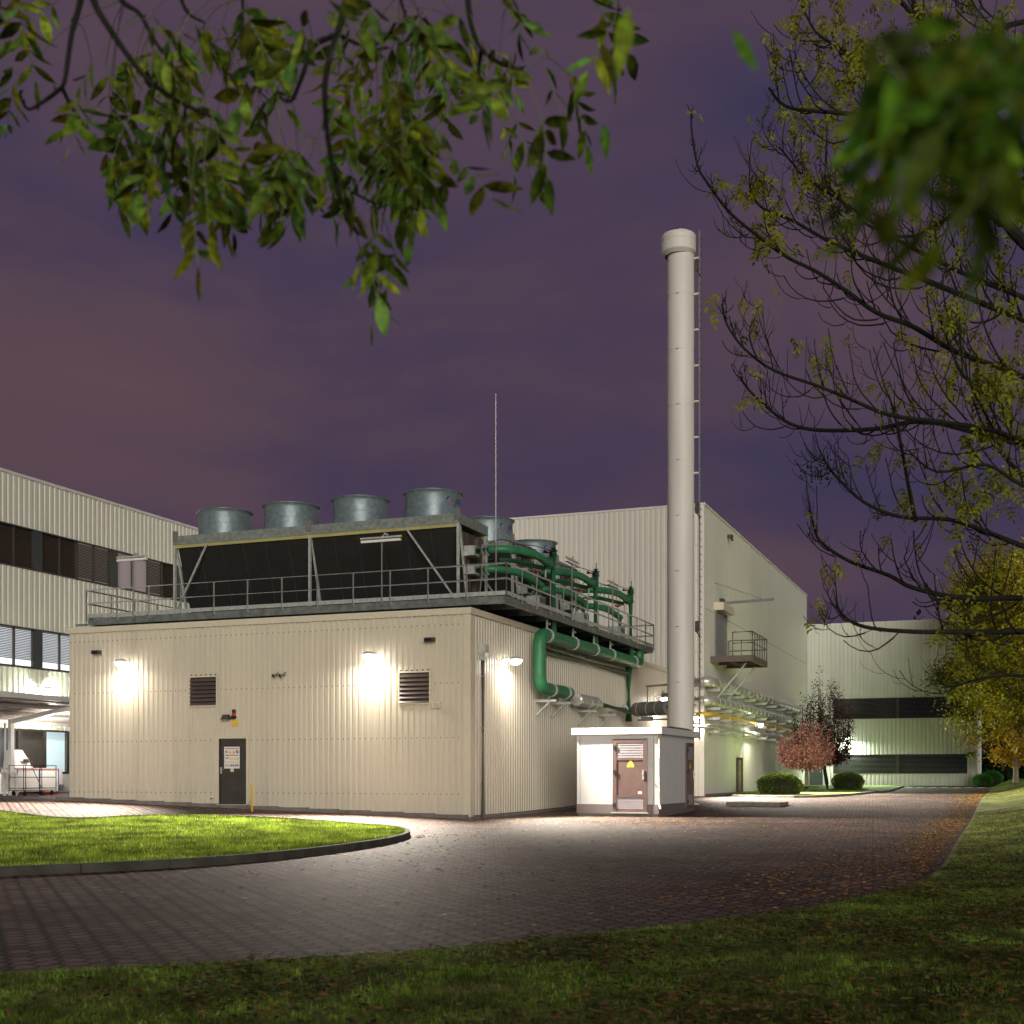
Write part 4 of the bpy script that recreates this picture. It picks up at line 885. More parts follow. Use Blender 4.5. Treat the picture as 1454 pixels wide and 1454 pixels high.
for z0, z1 in bands:
    xe = FX1-.1 if z0 > 5 else -2.45
    w = MB().box(-11.0, xe, FY+.04, FY+.10, z0, z1).build('window_band', glassd, fh)
    s = MB(); z = z0+.04
    while z < z1-.03: s.box(-10.98, xe-.02, FY-.0, FY+.035, z, z+.028); z += .085
    s.build('louvre_slats', darkg if z0 > 5 else plain('dull slats', (.10, .11, .10), .45, .3), w)
    MB().box(-11.05, -11.0, FY-.05, FY+.04, z0-.04, z1+.04).box(-11.05, xe, FY-.05, FY+.04, z1, z1+.05).box(-11.05, xe, FY-.05, FY+.04, z0-.05, z0).box(-6.95, -6.75, FY-.045, FY-.001, z0, z1).build('frame', darkg, w)
d = MB().box(-12.66, -11.78, FY-.10, FY-.04, .52, 2.62).build('door', plain('slate door', (.05, .065, .07), .4), fh); MB().box(-12.5, -12.44, FY-.13, FY-.101, 1.5, 1.6).build('handle', alu, d)
p = on_y(1378, 1069, FY-.3); r = thing('wall_lamp_box', 'small green lit box at the right end of the far hall', 'box', tuple(p))
MB().box(p.x-.35, p.x+.3, p.y-.1, p.y+.25, p.z+.05, p.z+.12).build('hood', galv, r); MB().box(p.x-.3, p.x+.25, p.y-.05, p.y+.25, p.z-.25, p.z+.04).build('case', plain('case painted green lit', (.05, .2, .05), .5), r)  # green light on the box put into the case colour, it emits none

# ------------------------------------------------------------------ left office block
LX = -37.9; LY0, LY1, LHt = 26.0, 75.0, 13.6
ob = thing('office_block', 'long pale corrugated office block with blinds in two window bands', 'building', (LX-6, 50, .4))
m = MB()
for z0, z1 in ((3.2, 5.76), (7.35, 9.87), (11.5, LHt)): corr('', (LX, LY1), (LX, LY0), z0, z1, None, None, .3, .035, None, .55, m)
# outward side is +X, so the sheet runs from far to near
m2 = MB()
for (vs) in [m]: pass
def corrx(z0, z1, mb, ya=LY0, yb=LY1): corr('', (LX, ya), (LX, yb), z0, z1, None, None, .3, .035, None, .55, mb)
m = MB(); corrx(3.2, 5.76, m); corrx(7.35, 9.87, m); corrx(11.5, LHt, m); m.build('walls', clad_left, ob)
B(LX-14, LX-.35, LY0, LY1, -.3, LHt-.05, mat=concrete, name='core', parent=ob)
MB().box(LX-.3, LX+.09, LY0, LY1, LHt-.02, LHt+.09).build('roof_edge', trim_w, ob)
m = MB()
for z0, z1 in ((5.76, 7.35), (9.87, 11.5)):
    m.box(LX-.3, LX+.05, LY0, LY1, z0-.05, z0).box(LX-.3, LX+.05, LY0, LY1, z1, z1+.05)
m.build('window_sills', darkg, ob)
PIL = [37.3-4.84, 37.3, 42.15, 47.0, 51.9, 56.7]
for bi, (z0, z1) in enumerate(((5.76, 7.35), (9.87, 11.5))):
    for i in range(len(PIL)-1):
        a, b = PIL[i]+.25, PIL[i+1]-.25
        MB().box(LX-.2, LX+.02, PIL[i]-.24, PIL[i]+.24, z0, z1).build('pillar', plain('slate pillar', (.045, .055, .055), .4) if (bi, i) == (0, 0) else MATS['slate pillar'], ob)
        n = 4; w = (b-a)/n
        for k in range(n):
            y0, y1 = a+k*w, a+(k+1)*w
            litc = bi == 1 and i == 3 and k < 2
            fr_ = MB().box(LX-.10, LX-.02, y0, y0+.04, z0, z1).box(LX-.10, LX-.02, y1-.04, y1, z0, z1).box(LX-.10, LX-.02, y0+.04, y1-.04, z0, z0+.05).build('window', darkg, ob)
            MB().box(LX-.16, LX-.14, y0+.02, y1-.02, z0, z1).build('pane', pane_lit if bi == 0 else (curtain if litc else (pane_dim if (i, k) in ((2, 2), (2, 3), (3, 2)) else glassd)), fr_)
            if litc: continue
            s = MB(); z = z0+(.30 if bi == 0 else .10)
            while z < z1-.04:
                s.add([(LX-.06, y0+.05, z), (LX-.06, y1-.05, z), (LX-.115, y1-.05, z+(.061 if bi == 0 else .064)), (LX-.115, y0+.05, z+(.061 if bi == 0 else .064))], [(0, 1, 2, 3)]); z += .068
            s.build('blind', blind_g if bi == 0 else blindm, fr_)
# ground floor
m = MB(); m.box(LX-.3, LX-.02, LY0, LY1, .2, 1.35); m.build('parapet', white, ob)
gfy = [30, 33.5, 36.0, 38.0, 39.9, 41.0, 42.5, 43.9, 46, 49, 53]
gmats = [glassd, glassb, glassb, pane_dim, glassb, darkg, pane_room, glassb, curtain, glassd]
for i in range(len(gfy)-1):
    f = MB().box(LX-.12, LX+.01, gfy[i], gfy[i]+.14, 1.35, 3.2).box(LX-.12, LX+.01, gfy[i]+.14, gfy[i+1], 3.12, 3.2).box(LX-.12, LX+.01, gfy[i]+.14, gfy[i+1], 1.35, 1.43).build('window', darkg, ob)
    MB().box(LX-.14, LX-.122, gfy[i]+.14, gfy[i+1], 1.43, 3.12).build('pane', gmats[i], f)
f = MB().box(LX-.02, LX+.03, 41.05, 42.5, .3, 2.35).build('door', darkg, ob)
# canopy
cp = thing('canopy', 'white steel canopy with ribbed underside along the left office block', 'canopy', (-35.5, 38, .4))
z_in, z_out = 3.25, 4.02
vs = []; fs = []; yy = 28.0; n = 0; Ls = [];
def cz(x): return z_in+(z_out-z_in)*(x+37.6)/(4.6)
m = MB(); prof = []
while yy < 46.0: prof += [(yy, 0), (yy+.14, 0), (yy+.17, .04), (yy+.25, .04)]; yy += .28
for y, h in prof:
    for x in (-37.6, -33.0): vs.append((x, y, cz(x)+.12+h))
m.add(vs, [(2*i, 2*i+1, 2*i+3, 2*i+2) for i in range(len(prof)-1)]); m.build('roof_sheet', plain('canopy sheet', (.52, .46, .42), .5), cp)
m = MB()
for x in (-37.0, -35.6, -34.3, -33.25): m.box(x, x+.09, 28, 46, cz(x)+.0, cz(x)+.118)
m.build('purlins', white, cp)
MB().box(-33.0, -32.93, 27.95, 46.05, z_out+.02, z_out+.22).build('fascia', white, cp)
for y in (32.4, 38.6, 44.8):
    zg = gz(-36, y); MB().box(-36.1, -35.95, y-.09, y+.09, zg, 3.40).build('post', white, cp)
    MB().bar((-36.1, y, 3.34), (-33.1, y, 3.34+3.0*.167), .13, .16).build('beam', white, cp)
    MB().cyl((-36.0, y-.35, zg), (-36.0, y-.35, 3.3), .045, 10).build('drain_pipe', white, cp, True)
# goods under the canopy
def Pc(u, v, X): return on_x(u, v, X)
c0 = Pc(50, 1128, -35.0); zg = gz(c0.x, c0.y)
r = thing('trolley', 'wire sided transport trolley under the canopy', 'trolley', (c0.x, c0.y, zg))
x0, x1, y0, y1 = c0.x-.35, c0.x+.35, c0.y-1.0, c0.y+.75
m = MB()
for z in (zg+.28, zg+.70, zg+1.15):
    m.tube([(x0, y0, z), (x1, y0, z), (x1, y1, z), (x0, y1, z), (x0, y0, z)], .016, 6)
for y in (y0, (y0+y1)/2, y1):
    for x in (x0, x1): m.cyl((x, y, zg+.18), (x, y, zg+1.15), .017, 6)
m.build('frame', dark, r); MB().box(x0, x1, y0, y1, zg+.18, zg+.22).build('deck', steel_d, r)
for x in (x0+.08, x1-.08):
    for y in (y0+.15, y1-.15): MB().cyl((x-.02, y, zg+.09), (x+.02, y, zg+.09), .09, 14).build('wheel', dark, r, True)
c1 = Pc(44, 1126, -36.4); zg = gz(c1.x, c1.y); r = thing('storage_bin', 'white storage bin with blue edge behind the trolley', 'bin', (c1.x, c1.y, zg))
MB().box(c1.x-.4, c1.x+.4, c1.y-1.2, c1.y+1.1, zg+.12, zg+1.0).build('body', white, r); MB().box(c1.x-.42, c1.x+.42, c1.y-1.22, c1.y+1.12, zg+1.001, zg+1.05).build('lid', plain('pink lid', (.6, .35, .33), .5), r)
m = MB()
for y in (-1.21, 0, 1.09): m.box(c1.x+.401, c1.x+.42, c1.y+y, c1.y+y+.03, zg+.12, zg+1.0)
m.build('edging', blue, r)
r = thing('covered_machine', 'pale covered machine standing on the white bin', 'machine', (c1.x, c1.y-.9, zg+1.05))
MB().add([(c1.x-.3, c1.y-1.2, zg+1.05), (c1.x+.3, c1.y-1.2, zg+1.05), (c1.x+.3, c1.y-.2, zg+1.05), (c1.x-.3, c1.y-.2, zg+1.05), (c1.x-.25, c1.y-1.15, zg+1.75), (c1.x+.2, c1.y-1.15, zg+1.75), (c1.x+.2, c1.y-.7, zg+1.75), (c1.x-.25, c1.y-.7, zg+1.75)], [(4, 5, 6, 7), (0, 1, 5, 4), (1, 2, 6, 5), (2, 3, 7, 6), (3, 0, 4, 7)]).build('cover', white, r)
MB().box(c1.x+.3, c1.x+.32, c1.y-.75, c1.y-.45, zg+1.25, zg+1.4).build('panel', dark, r)
c2 = Pc(62, 1127, -35.3); zg = gz(c2.x, c2.y); r = thing('broom', 'broom with pale handle and red head leaning by the trolley', 'broom', (c2.x, c2.y, zg))
MB().cyl((c2.x, c2.y, zg+.1), (c2.x-.3, c2.y-.55, zg+1.45), .02, 8).build('handle', plain('wood', (.5, .33, .2), .5), r); MB().box(c2.x-.1, c2.x+.1, c2.y-.1, c2.y+.7, zg+.0, zg+.10).build('head', red, r)
c3 = Pc(5, 1128, -35.6); zg = gz(c3.x, c3.y); r = thing('work_table', 'white framed table at the left edge under the canopy', 'table', (c3.x, c3.y, zg))
MB().box(c3.x-.35, c3.x+.35, c3.y-.7, c3.y+.35, zg+.85, zg+.90).build('top', white, r)
for x in (-.32, .3):
    for y in (-.68, .32): MB().box(c3.x+x, c3.x+x+.05, c3.y+y, c3.y+y+.05, zg, zg+.849).build('leg', white, r)
c4 = Pc(70, 1122, -37.2); tag(MB().box(c4.x-.25, c4.x+.25, c4.y-.6, c4.y+.5, gz(c4.x, c4.y)+.35, gz(c4.x, c4.y)+1.0).build('wall_cupboard', white), 'white wall cupboard right of the trolley under the canopy', 'cupboard')

# ------------------------------------------------------------------ vegetation
def leaf_mesh(name, C, D, N, L, W, mat, parent, fold=0.25):
    """lens shaped folded leaflets: C base points, D directions, N normals, L lengths, W widths"""
    C = np.asarray(C, float); D = np.asarray(D, float); N = np.asarray(N, float); L = np.asarray(L)[:, None]; W = np.asarray(W)[:, None]
    D /= np.linalg.norm(D, axis=1)[:, None]; S = np.cross(D, N); S /= np.linalg.norm(S, axis=1)[:, None]+1e-9; N = np.cross(S, D)
    cv_ = np.random.default_rng(5).uniform(-.45, .2, len(C))[:, None]
    st = [(0, 0, 0), (.25, .42, 0), (.55, .5, 0), (.82, .27, 0), (1, 0, 0), (.82, -.27, 0), (.55, -.5, 0), (.25, -.42, 0), (.25, 0, -1), (.55, 0, -1), (.82, 0, -.6)]
    V = np.stack([C + D*L*a + S*W*b + N*W*c*fold*.6 + N*L*cv_*a*a for a, b, c in st], axis=1)
    n = len(C); base = np.arange(n)[:, None]*11
    q = np.array([[0, 1, 8, 8], [1, 2, 9, 8], [2, 3, 10, 9], [3, 4, 10, 10], [0, 8, 7, 7], [8, 9, 6, 7], [9, 10, 5, 6], [10, 4, 5, 5]])
    tri = []
    for f in q:
        if f[2] == f[3]: tri.append((f[0], f[1], f[2]))
        else: tri += [(f[0], f[1], f[2]), (f[0], f[2], f[3])]
    T = np.array(tri); F = (base[:, :, None]+T[None]).reshape(-1, 3)
    return fast_mesh(name, V, F, mat, parent)
def small_leaves(name, C, size, mat, parent, asp=.5, droop=0.3, sd=1):
    rg = np.random.default_rng(sd); C = np.asarray(C, float); n = len(C); D = rg.standard_normal((n, 3)); D[:, 2] -= droop; D /= np.linalg.norm(D, axis=1)[:, None]
    Nn = rg.standard_normal((n, 3)); S = np.cross(D, Nn); S /= np.linalg.norm(S, axis=1)[:, None]; s = size*(.6+.8*rg.random(n))[:, None]
    V = np.stack([C, C+D*s*.5+S*s*asp*.5, C+D*s, C+D*s*.5-S*s*asp*.5], axis=1)
    return fast_mesh(name, V, np.arange(4*n).reshape(n, 4), mat, parent)
RR = random.Random(11)
def rv(s=1): return Vector((RR.gauss(0, s), RR.gauss(0, s), RR.gauss(0, s)))
def curve_pts(pts, k=4):
    """Catmull-Rom through pts"""
    P_ = [pts[0]]+list(pts)+[pts[-1]]; out = []
    for i in range(1, len(P_)-2):
        p0, p1, p2, p3 = P_[i-1:i+3]
        for j in range(k):
            t = j/k; out.append(.5*((2*p1)+(p2-p0)*t+(2*p0-5*p1+4*p2-p3)*t*t+(3*p1-p0-3*p2+p3)*t**3))
    out.append(P_[-2]); return out

# -- overhanging ash, near, top left
na = thing('ash_tree', 'near ash branches with green pinnate leaves hanging in from the top left', 'tree', (-2.6, 3.2, gz(-2.6, 3.2)))
BR = [([(118, -60), (114, 0), (102, 46), (93, 108), (88, 124)], 3.6, 5), ([(88, 124), (65, 142), (40, 155), (28, 133)], 3.6, 3.2), ([(88, 124), (102, 152), (124, 183)], 3.6, 3),
      ([(125, -60), (133, 0), (155, 40), (192, 93), (223, 124), (263, 149), (309, 170)], 3.5, 5), ([(263, 149), (262, 172)], 3.5, 2.5), ([(160, -50), (173, 0), (198, 19), (217, 53), (235, 80)], 3.9, 4),
      ([(500, -60), (492, 0), (482, 37), (466, 91), (461, 136), (466, 198), (474, 243), (490, 297), (507, 330)], 3.5, 5.2), ([(474, 243), (494, 268), (532, 289)], 3.5, 3),
      ([(478, 50), (445, 66), (428, 111), (412, 144), (391, 132)], 3.5, 4), ([(482, 50), (515, 64), (544, 58), (560, 33)], 3.6, 3),
      ([(660, -60), (664, 0), (672, 45), (688, 74), (713, 91), (742, 99)], 3.7, 4.5), ([(684, 70), (680, 98), (682, 124)], 3.7, 3.2), ([(250, -50), (262, 12), (290, 32)], 4.0, 3), ([(0, 30), (-50, -40)], 3.2, 5),
      ([(560, -50), (575, 20), (600, 50)], 4.0, 2.5), ([(820, -60), (840, -5), (880, 15)], 3.6, 2.5), ([(340, -50), (345, 30), (330, 70)], 4.1, 2.5)]
bm_ = MB(); knots = []
for pl, d, w in BR:
    pts = curve_pts([P(u, v, d+.04*math.sin(i*1.3)) for i, (u, v) in enumerate(pl)], 5); n = len(pts)
    rs = [max(.003, w*d/FOC*(1-.55*i/n)*(1+.16*RR.random())) for i in range(n)]
    bm_.tube(pts, rs, 7); knots += [(p, d) for p in pts[n//4:]]
    for _ in range(int(n*.9)):
        p = pts[RR.randrange(n)]; bm_.tube([p, p+rv(.006)+Vector((0, 0, .004))], [.005, .002], 5)
bm_.build('branches', bark, na, True)
clus = [(40, 30, 60, 40, 6), (20, 110, 40, 50, 4), (140, 110, 60, 50, 10), (215, 60, 60, 50, 9), (300, 90, 70, 60, 14), (185, 190, 60, 45, 12), (250, 180, 60, 50, 14), (310, 220, 60, 50, 12), (290, 255, 40, 25, 6), (380, 60, 60, 45, 8), (380, 190, 55, 60, 12), (430, 240, 50, 45, 9), (470, 200, 50, 60, 9), (530, 110, 60, 50, 12), (560, 180, 60, 50, 15), (600, 140, 60, 50, 12), (620, 230, 50, 50, 11), (540, 260, 50, 40, 7), (640, 70, 60, 45, 9), (700, 110, 50, 50, 8), (745, 190, 45, 25, 6), (520, 345, 35, 30, 5), (540, 375, 35, 25, 4), (600, 20, 80, 25, 9), (450, 20, 80, 25, 8), (860, 20, 60, 25, 5), (740, 20, 50, 20, 4), (815, 130, 10, 60, 2), (330, 20, 60, 25, 6), (790, 60, 30, 40, 2), (610, 330, 8, 6, 0)]
C, D, N, L, W = [], [], [], [], []; st = MB()
for cu, cv, ru, rvv, n in clus:
    for _ in range(int(n*.55+.5)):
        d = RR.uniform(3.3, 4.7); a = RR.uniform(0, 2*PI); q = math.sqrt(RR.random()); u, v = cu+ru*q*math.cos(a), cv+rvv*q*math.sin(a)
        e = P(u, v, d); kp = min(knots, key=lambda k: (k[0]-e).length+RR.random()*.15)[0]
        dirn = ((e-kp).normalized()*.5+Vector((RR.gauss(0, .45), RR.gauss(0, .45), -.8))).normalized(); ln = RR.uniform(.10, .20)
        if (e-kp).length < .75:
            mid = (e+kp)/2+Vector((0, 0, .05)); st.tube(curve_pts([kp, mid, e], 4), .0013, 4)
        k = RR.choice((3, 3, 4, 4, 5)); side = dirn.cross(rv()).normalized(); nn = side.cross(dirn).normalized(); pr = []
        for i in range(k+1):
            t = i/k; pt = e+dirn*ln*t+Vector((0, 0, -.03*t*t)); pr.append(pt); s_ = RR.uniform(.075, .118)*(1 if t > .15 else .8)
            dirs = [dirn] if i == k else [(dirn*.55+side*.85), (dirn*.55-side*.85)]
            for dv in dirs:
                if RR.random() < .12: continue
                C.append(pt); D.append(dv.normalized()+rv(.13)+Vector((0, 0, -.25))); N.append(nn+rv(.6)); L.append(s_); W.append(s_*RR.uniform(.22, .42))
        st.tube(pr, .0012, 4)
leaf_mesh('leaves', C, D, N, L, W, ash_near, na); st.build('leaf_stalks', plain('leaf stalk', (.16, .20, .06), .6), na)

# -- blurred leaves very near, top right
nr = thing('ash_tree', 'very near out of focus green leaves at the top right corner', 'tree', (1.5, 1.5, gz(1.5, 1.5)))
bm_ = MB(); kn = []
for pl, d in (([(1500, 40), (1400, 90), (1340, 150), (1310, 190)], 1.3), ([(1500, 120), (1420, 180), (1370, 240)], 1.2)):
    pts = curve_pts([P(u, v, d) for u, v in pl], 5); bm_.tube(pts, .004, 7); kn += pts
bm_.build('branches', bark, nr, True)
C, D, N, L, W = [], [], [], [], []; st = MB()
for cu, cv, ru, rvv, n in ((1425, 40, 60, 50, 8), (1410, 130, 70, 70, 7), (1340, 100, 70, 60, 4), (1300, 180, 60, 40, 4), (1350, 190, 60, 50, 3), (1430, 200, 40, 70, 5), (1290, 60, 50, 30, 2), (1310, 250, 40, 25, 1), (1250, 150, 25, 15, 1), (1048, 60, 4, 4, 0)):
    for _ in range(n):
        d = RR.uniform(.85, 1.35); e = P(cu+RR.uniform(-ru, ru), cv+RR.uniform(-rvv, rvv), d); k = 3
        dirn = Vector((RR.gauss(0, .5), RR.gauss(0, .5), -.8)).normalized(); side = dirn.cross(rv()).normalized(); nn = side.cross(dirn); pr = []
        for i in range(k):
            pt = e+dirn*.03*i; pr.append(pt)
            for dv in ([dirn] if i == k-1 else [dirn*.5+side, dirn*.5-side]):
                s_ = RR.uniform(.038, .06); C.append(pt); D.append(dv+rv(.15)+Vector((0, 0, -.3))); N.append(nn+rv(.3)); L.append(s_); W.append(s_*.4)
        st.tube(pr, .0014, 4)
for (u, v, d, dx, dz, s_) in ((1042, 38, 1.5, .35, -.9, .065), (893, 10, 2.0, -.15, -1, .10), (858, 175, 3.0, .05, -1, .08)):
    C.append(P(u, v, d)); D.append(CR*dx+Vector((0, 0, dz))); N.append(-CF+rv(.2)); L.append(s_); W.append(s_*.30)
leaf_mesh('leaves', C, D, N, L, W, ash_right, nr, .3); st.build('leaf_stalks', MATS['leaf stalk'], nr)

# -- half bare ash on the verge, right
ra = thing('ash_tree', 'half bare ash with long dark curving branches reaching in from the right', 'tree', (0.95, 15.4, bank(.95, 15.4)))
MAIN = [[(1560, 470), (1454, 423), (1383, 395), (1324, 367), (1279, 343), (1238, 315), (1193, 284), (1144, 253), (1123, 229), (1106, 208)],
 [(1560, 500), (1454, 454), (1400, 433), (1324, 402), (1262, 378), (1210, 357), (1165, 336), (1123, 312), (1082, 295), (1064, 270)],
 [(1560, 590), (1454, 535), (1359, 500), (1297, 464), (1245, 444), (1200, 412), (1158, 385), (1116, 364), (1068, 329), (1033, 298), (1002, 256), (991, 236), (983, 194), (981, 160)],
 [(1560, 660), (1454, 627), (1400, 609), (1331, 599), (1262, 589), (1210, 568), (1158, 547), (1099, 526), (1057, 495), (1032, 460), (1025, 432)],
 [(1454, 632), (1383, 613), (1310, 598), (1244, 609), (1165, 611), (1123, 602), (1089, 578), (1062, 552), (1051, 535)],
 [(1560, 810), (1454, 776), (1400, 755), (1348, 738), (1279, 734), (1227, 713), (1186, 675), (1172, 655), (1163, 637)],
 [(1560, 850), (1454, 849), (1366, 849), (1297, 835), (1262, 817), (1206, 797), (1165, 769), (1155, 745), (1151, 727)],
 [(1560, 890), (1454, 897), (1383, 897), (1297, 897), (1227, 890), (1195, 872), (1187, 850)],
 [(1560, 160), (1454, 149), (1366, 152), (1262, 163), (1175, 159), (1116, 151), (1092, 125)],
 [(1560, 60), (1454, 31), (1383, 66), (1300, 95), (1227, 87), (1190, 65), (1158, 45), (1130, -10)],
 [(1500, 380), (1440, 330), (1400, 260), (1380, 170), (1340, 90), (1300, 10), (1290, -40)], [(1560, 400), (1490, 300), (1430, 190), (1330, 60), (1250, -30)],
 [(1560, 330), (1454, 300), (1380, 290), (1300, 335), (1230, 318), (1180, 268), (1170, 245)], [(1480, 700), (1420, 640), (1390, 560), (1360, 520), (1330, 440)],
 [(1500, 980), (1454, 960), (1400, 962), (1350, 975), (1330, 965)], [(1300, 740), (1290, 690), (1275, 610), (1262, 560)], [(1560, 730), (1454, 690), (1400, 660), (1330, 670), (1290, 640)]]
bm_ = MB(); tips = []
trunk_d = 14.2
def twig(p, d, length, r, depth):
    """ash twig: leaves the branch sideways or down, then curls upwards"""
    pts = [p]; rs = [r]; n = 7; v = d.normalized(); q = p
    for i in range(n):
        v = (v+Vector((0, 0, .17+.20*i/n))+rv(.09)).normalized(); q = q+v*length/n; pts.append(q); rs.append(r*(1-.55*(i+1)/n))
        if depth > 0 and i > 0 and RR.random() < .42:
            sd = (v.cross(Vector((RR.gauss(0, .3), RR.gauss(0, 1), RR.gauss(0, .6)))).normalized()*.9+v*.55); twig(q, sd, length*RR.uniform(.35, .65), r*.6, depth-1)
    rs[-1] = r*.62
    bm_.tube(pts, rs, 5); tips.append(q)
for k, pl in enumerate(MAIN):
    dd_ = trunk_d+RR.uniform(-1.5, 1.2); n0 = len(pl)
    pts = curve_pts([P(u, v, dd_+.25*math.sin(i*.9+k)) for i, (u, v) in enumerate(pl)], 4); n = len(pts); w0 = {10: .07, 11: .08}.get(k, RR.uniform(.028, .042))
    if k in (13, 14, 15, 16): w0 = .025
    rs = [w0*(1-.80*(i/n)**.8)+.003 for i in range(n)]
    bm_.tube(pts, rs, 7); tips.append(pts[-1])
    for i in range(4, n-1):
        if RR.random() < .7:
            tn = (pts[i+1]-pts[i-1]).normalized(); s_ = RR.choice((-1, 1))
            sd = tn*.75+Vector((0, 0, s_*RR.uniform(.25, .9)))+CF*RR.gauss(0, .5)
            rel_ = pts[i]-Vector((0, 0, EYE)); uu = HU+FOC*rel_.dot(CR)/rel_.dot(CF)
            twig(pts[i], sd, (.4 if uu < 1060 else 1.0)*RR.uniform(.35, 1.2)*(1.15-.65*i/n), max(.0085, rs[i]*.45), 2 if RR.random() < .35 else 1)
tb = Vector((.95, 15.4, bank(.95, 15.4)-.1)); tt = P(1560, 470, trunk_d)
bm_.tube(curve_pts([tb, Vector((1.0, 15.35, 2.0)), Vector((tt.x+.1, tt.y, 4.5)), P(1545, 160, 14.2), P(1540, -40, 14.2)], 4), [.22-.009*i for i in range(17)], 12)
bm_.build('branches', bark, ra, True)
# seed cluster
m = MB(); c0_ = P(1168, 672, 14)
for i in range(110):
    p = c0_+Vector((RR.gauss(0, .10), RR.gauss(0, .07), RR.gauss(0, .065)))+CR*RR.gauss(0, .04); m.bar(p, p+rv(.012)+Vector((0, 0, -.02)), .016, .01)
m.build('seed_cluster', dark, ra)['kind'] = 'stuff'
C, D, N, L, W = [], [], [], [], []
def pinn(e, s_=.075, k=4):
    dirn = Vector((RR.gauss(0, .5), RR.gauss(0, .5), -.7)).normalized(); side = dirn.cross(rv()).normalized(); nn = side.cross(dirn)
    for i in range(k):
        pt = e+dirn*.05*i
        for dv in ([dirn] if i == k-1 else [dirn*.5+side, dirn*.5-side]):
            C.append(pt); D.append(dv+rv(.1)+Vector((0, 0, -.2))); N.append(nn+rv(.3)); L.append(s_*RR.uniform(.7, 1.1)); W.append(s_*.42)
for t_ in tips:
    rel = t_-Vector((0, 0, EYE)); d = rel.dot(CF); u = HU+FOC*rel.dot(CR)/d; v = HV-FOC*rel.z/d
    pr_ = .05 + .16*(v < 330)*(u < 1330)*(u > 1060) + .45*(u > 1340)
    if RR.random() < pr_:
        for _ in range(RR.choice((1, 2, 3))): pinn(t_+rv(.08))
for cu, cv, ru, rvv, n in ((1110, 290, 60, 40, 26), (1090, 340, 30, 20, 14), (1190, 40, 60, 40, 24), (1230, 110, 60, 40, 50), (1300, 60, 50, 50, 50), (1210, 60, 40, 50, 30), (1160, 150, 50, 30, 20), (1190, 250, 40, 40, 8), (1200, 360, 40, 30, 10), (1160, 490, 40, 20, 10), (1065, 565, 15, 12, 4), (1240, 560, 40, 30, 10), (1350, 500, 60, 60, 20), (1420, 430, 35, 50, 30), (1425, 540, 30, 50, 40), (1400, 680, 40, 40, 40), (1360, 700, 50, 50, 20), (1400, 620, 50, 80, 30), (1400, 60, 60, 60, 40), (1320, 30, 60, 40, 30), (1420, 350, 40, 60, 14), (1160, 860, 15, 30, 4), (1290, 700, 60, 30, 10), (1350, 640, 60, 40, 12)):
    for _ in range(n): pinn(P(cu+RR.gauss(0, ru*.6), cv+RR.gauss(0, rvv*.6), RR.uniform(13, 15.5)), .075, 4)
leaf_mesh('leaves', C, D, N, L, W, ash_mid, ra, .2)

# -- crown trees
def crown_tree(name, label, base, H, R, z0, nclump, per, size, mat, barkm, trunk_r, sd, grp=None, lowmat=None, lean=(0, 0), seat=None, flat=.5):
    rg = random.Random(sd); bx_, by_ = base; bzz = bank(bx_, by_) if bx_ > -1 else gz(bx_, by_)+.06
    t = thing(name, label, 'tree', (bx_, by_, bzz), grp); zc = (z0+H)/2; hz = (H-z0)/2
    m = MB(); top = Vector((bx_+lean[0], by_+lean[1], z0+(H-z0)*.6)); mid = Vector((bx_+lean[0]*.4, by_+lean[1]*.4, z0+.2))
    m.tube(curve_pts([Vector((bx_, by_, bzz-.1)), mid, top], 5), [trunk_r*(1-.075*i) for i in range(11)], 10)
    cl = []
    for _ in range(nclump):
        while True:
            a = Vector((rg.uniform(-1, 1), rg.uniform(-1, 1), rg.uniform(-1, 1)))
            if .35 < a.length < 1: break
        c = Vector((bx_+lean[0]+a.x*R, by_+lean[1]+a.y*R, zc+a.z*hz)); cl.append(c)
    for c in cl[:min(40, len(cl))]:
        s = mid.lerp(top, rg.random()); m.tube(curve_pts([s, (s+c)/2+Vector((0, 0, -.1*R*.3)), c], 3), [trunk_r*.3, trunk_r*.25, trunk_r*.22, trunk_r*.18, trunk_r*.14, trunk_r*.1, trunk_r*.06], 5)
    m.build('trunk', barkm, t, True); rg2 = np.random.default_rng(sd); pts = []
    for c in cl:
        s = R*rg.uniform(.07, .17); pts.append(np.array(c)+rg2.standard_normal((int(per*rg.uniform(.5, 1.5)), 3))*np.array([s, s, s*flat*1.4]))
    pts = np.concatenate(pts); pts = pts[pts[:, 2] > z0-.4]
    if lowmat:
        k = pts[:, 2] < z0+(H-z0)*.10+rg2.standard_normal(len(pts))*.5; small_leaves('crown_fringe', pts[k], size, lowmat, t, .6, .2, sd); pts = pts[~k]
    small_leaves('crown', pts, size, mat, t, .6, .2, sd); return t
crown_tree('avenue_tree', 'tall yellow green tree at the right end of the far hall', (.5, 84), 15.5, 4.5, 2.2, 120, 420, .18, lime_leaf, bark_l, .24, 3, 'autumn trees along the verge', lime_low)
crown_tree('avenue_tree', 'yellowing tree with pale trunk at the right picture edge', (1.7, 76), 14.5, 4.2, 2.5, 110, 300, .18, lime_leaf, bark_l, .20, 5, 'autumn trees along the verge', lime_low)
crown_tree('avenue_tree', 'olive tree filling the right edge behind the bare ash branches', (5.0, 52), 16.5, 4.9, 4.0, 90, 560, .12, lime_leaf, bark_l, .25, 8, 'autumn trees along the verge')
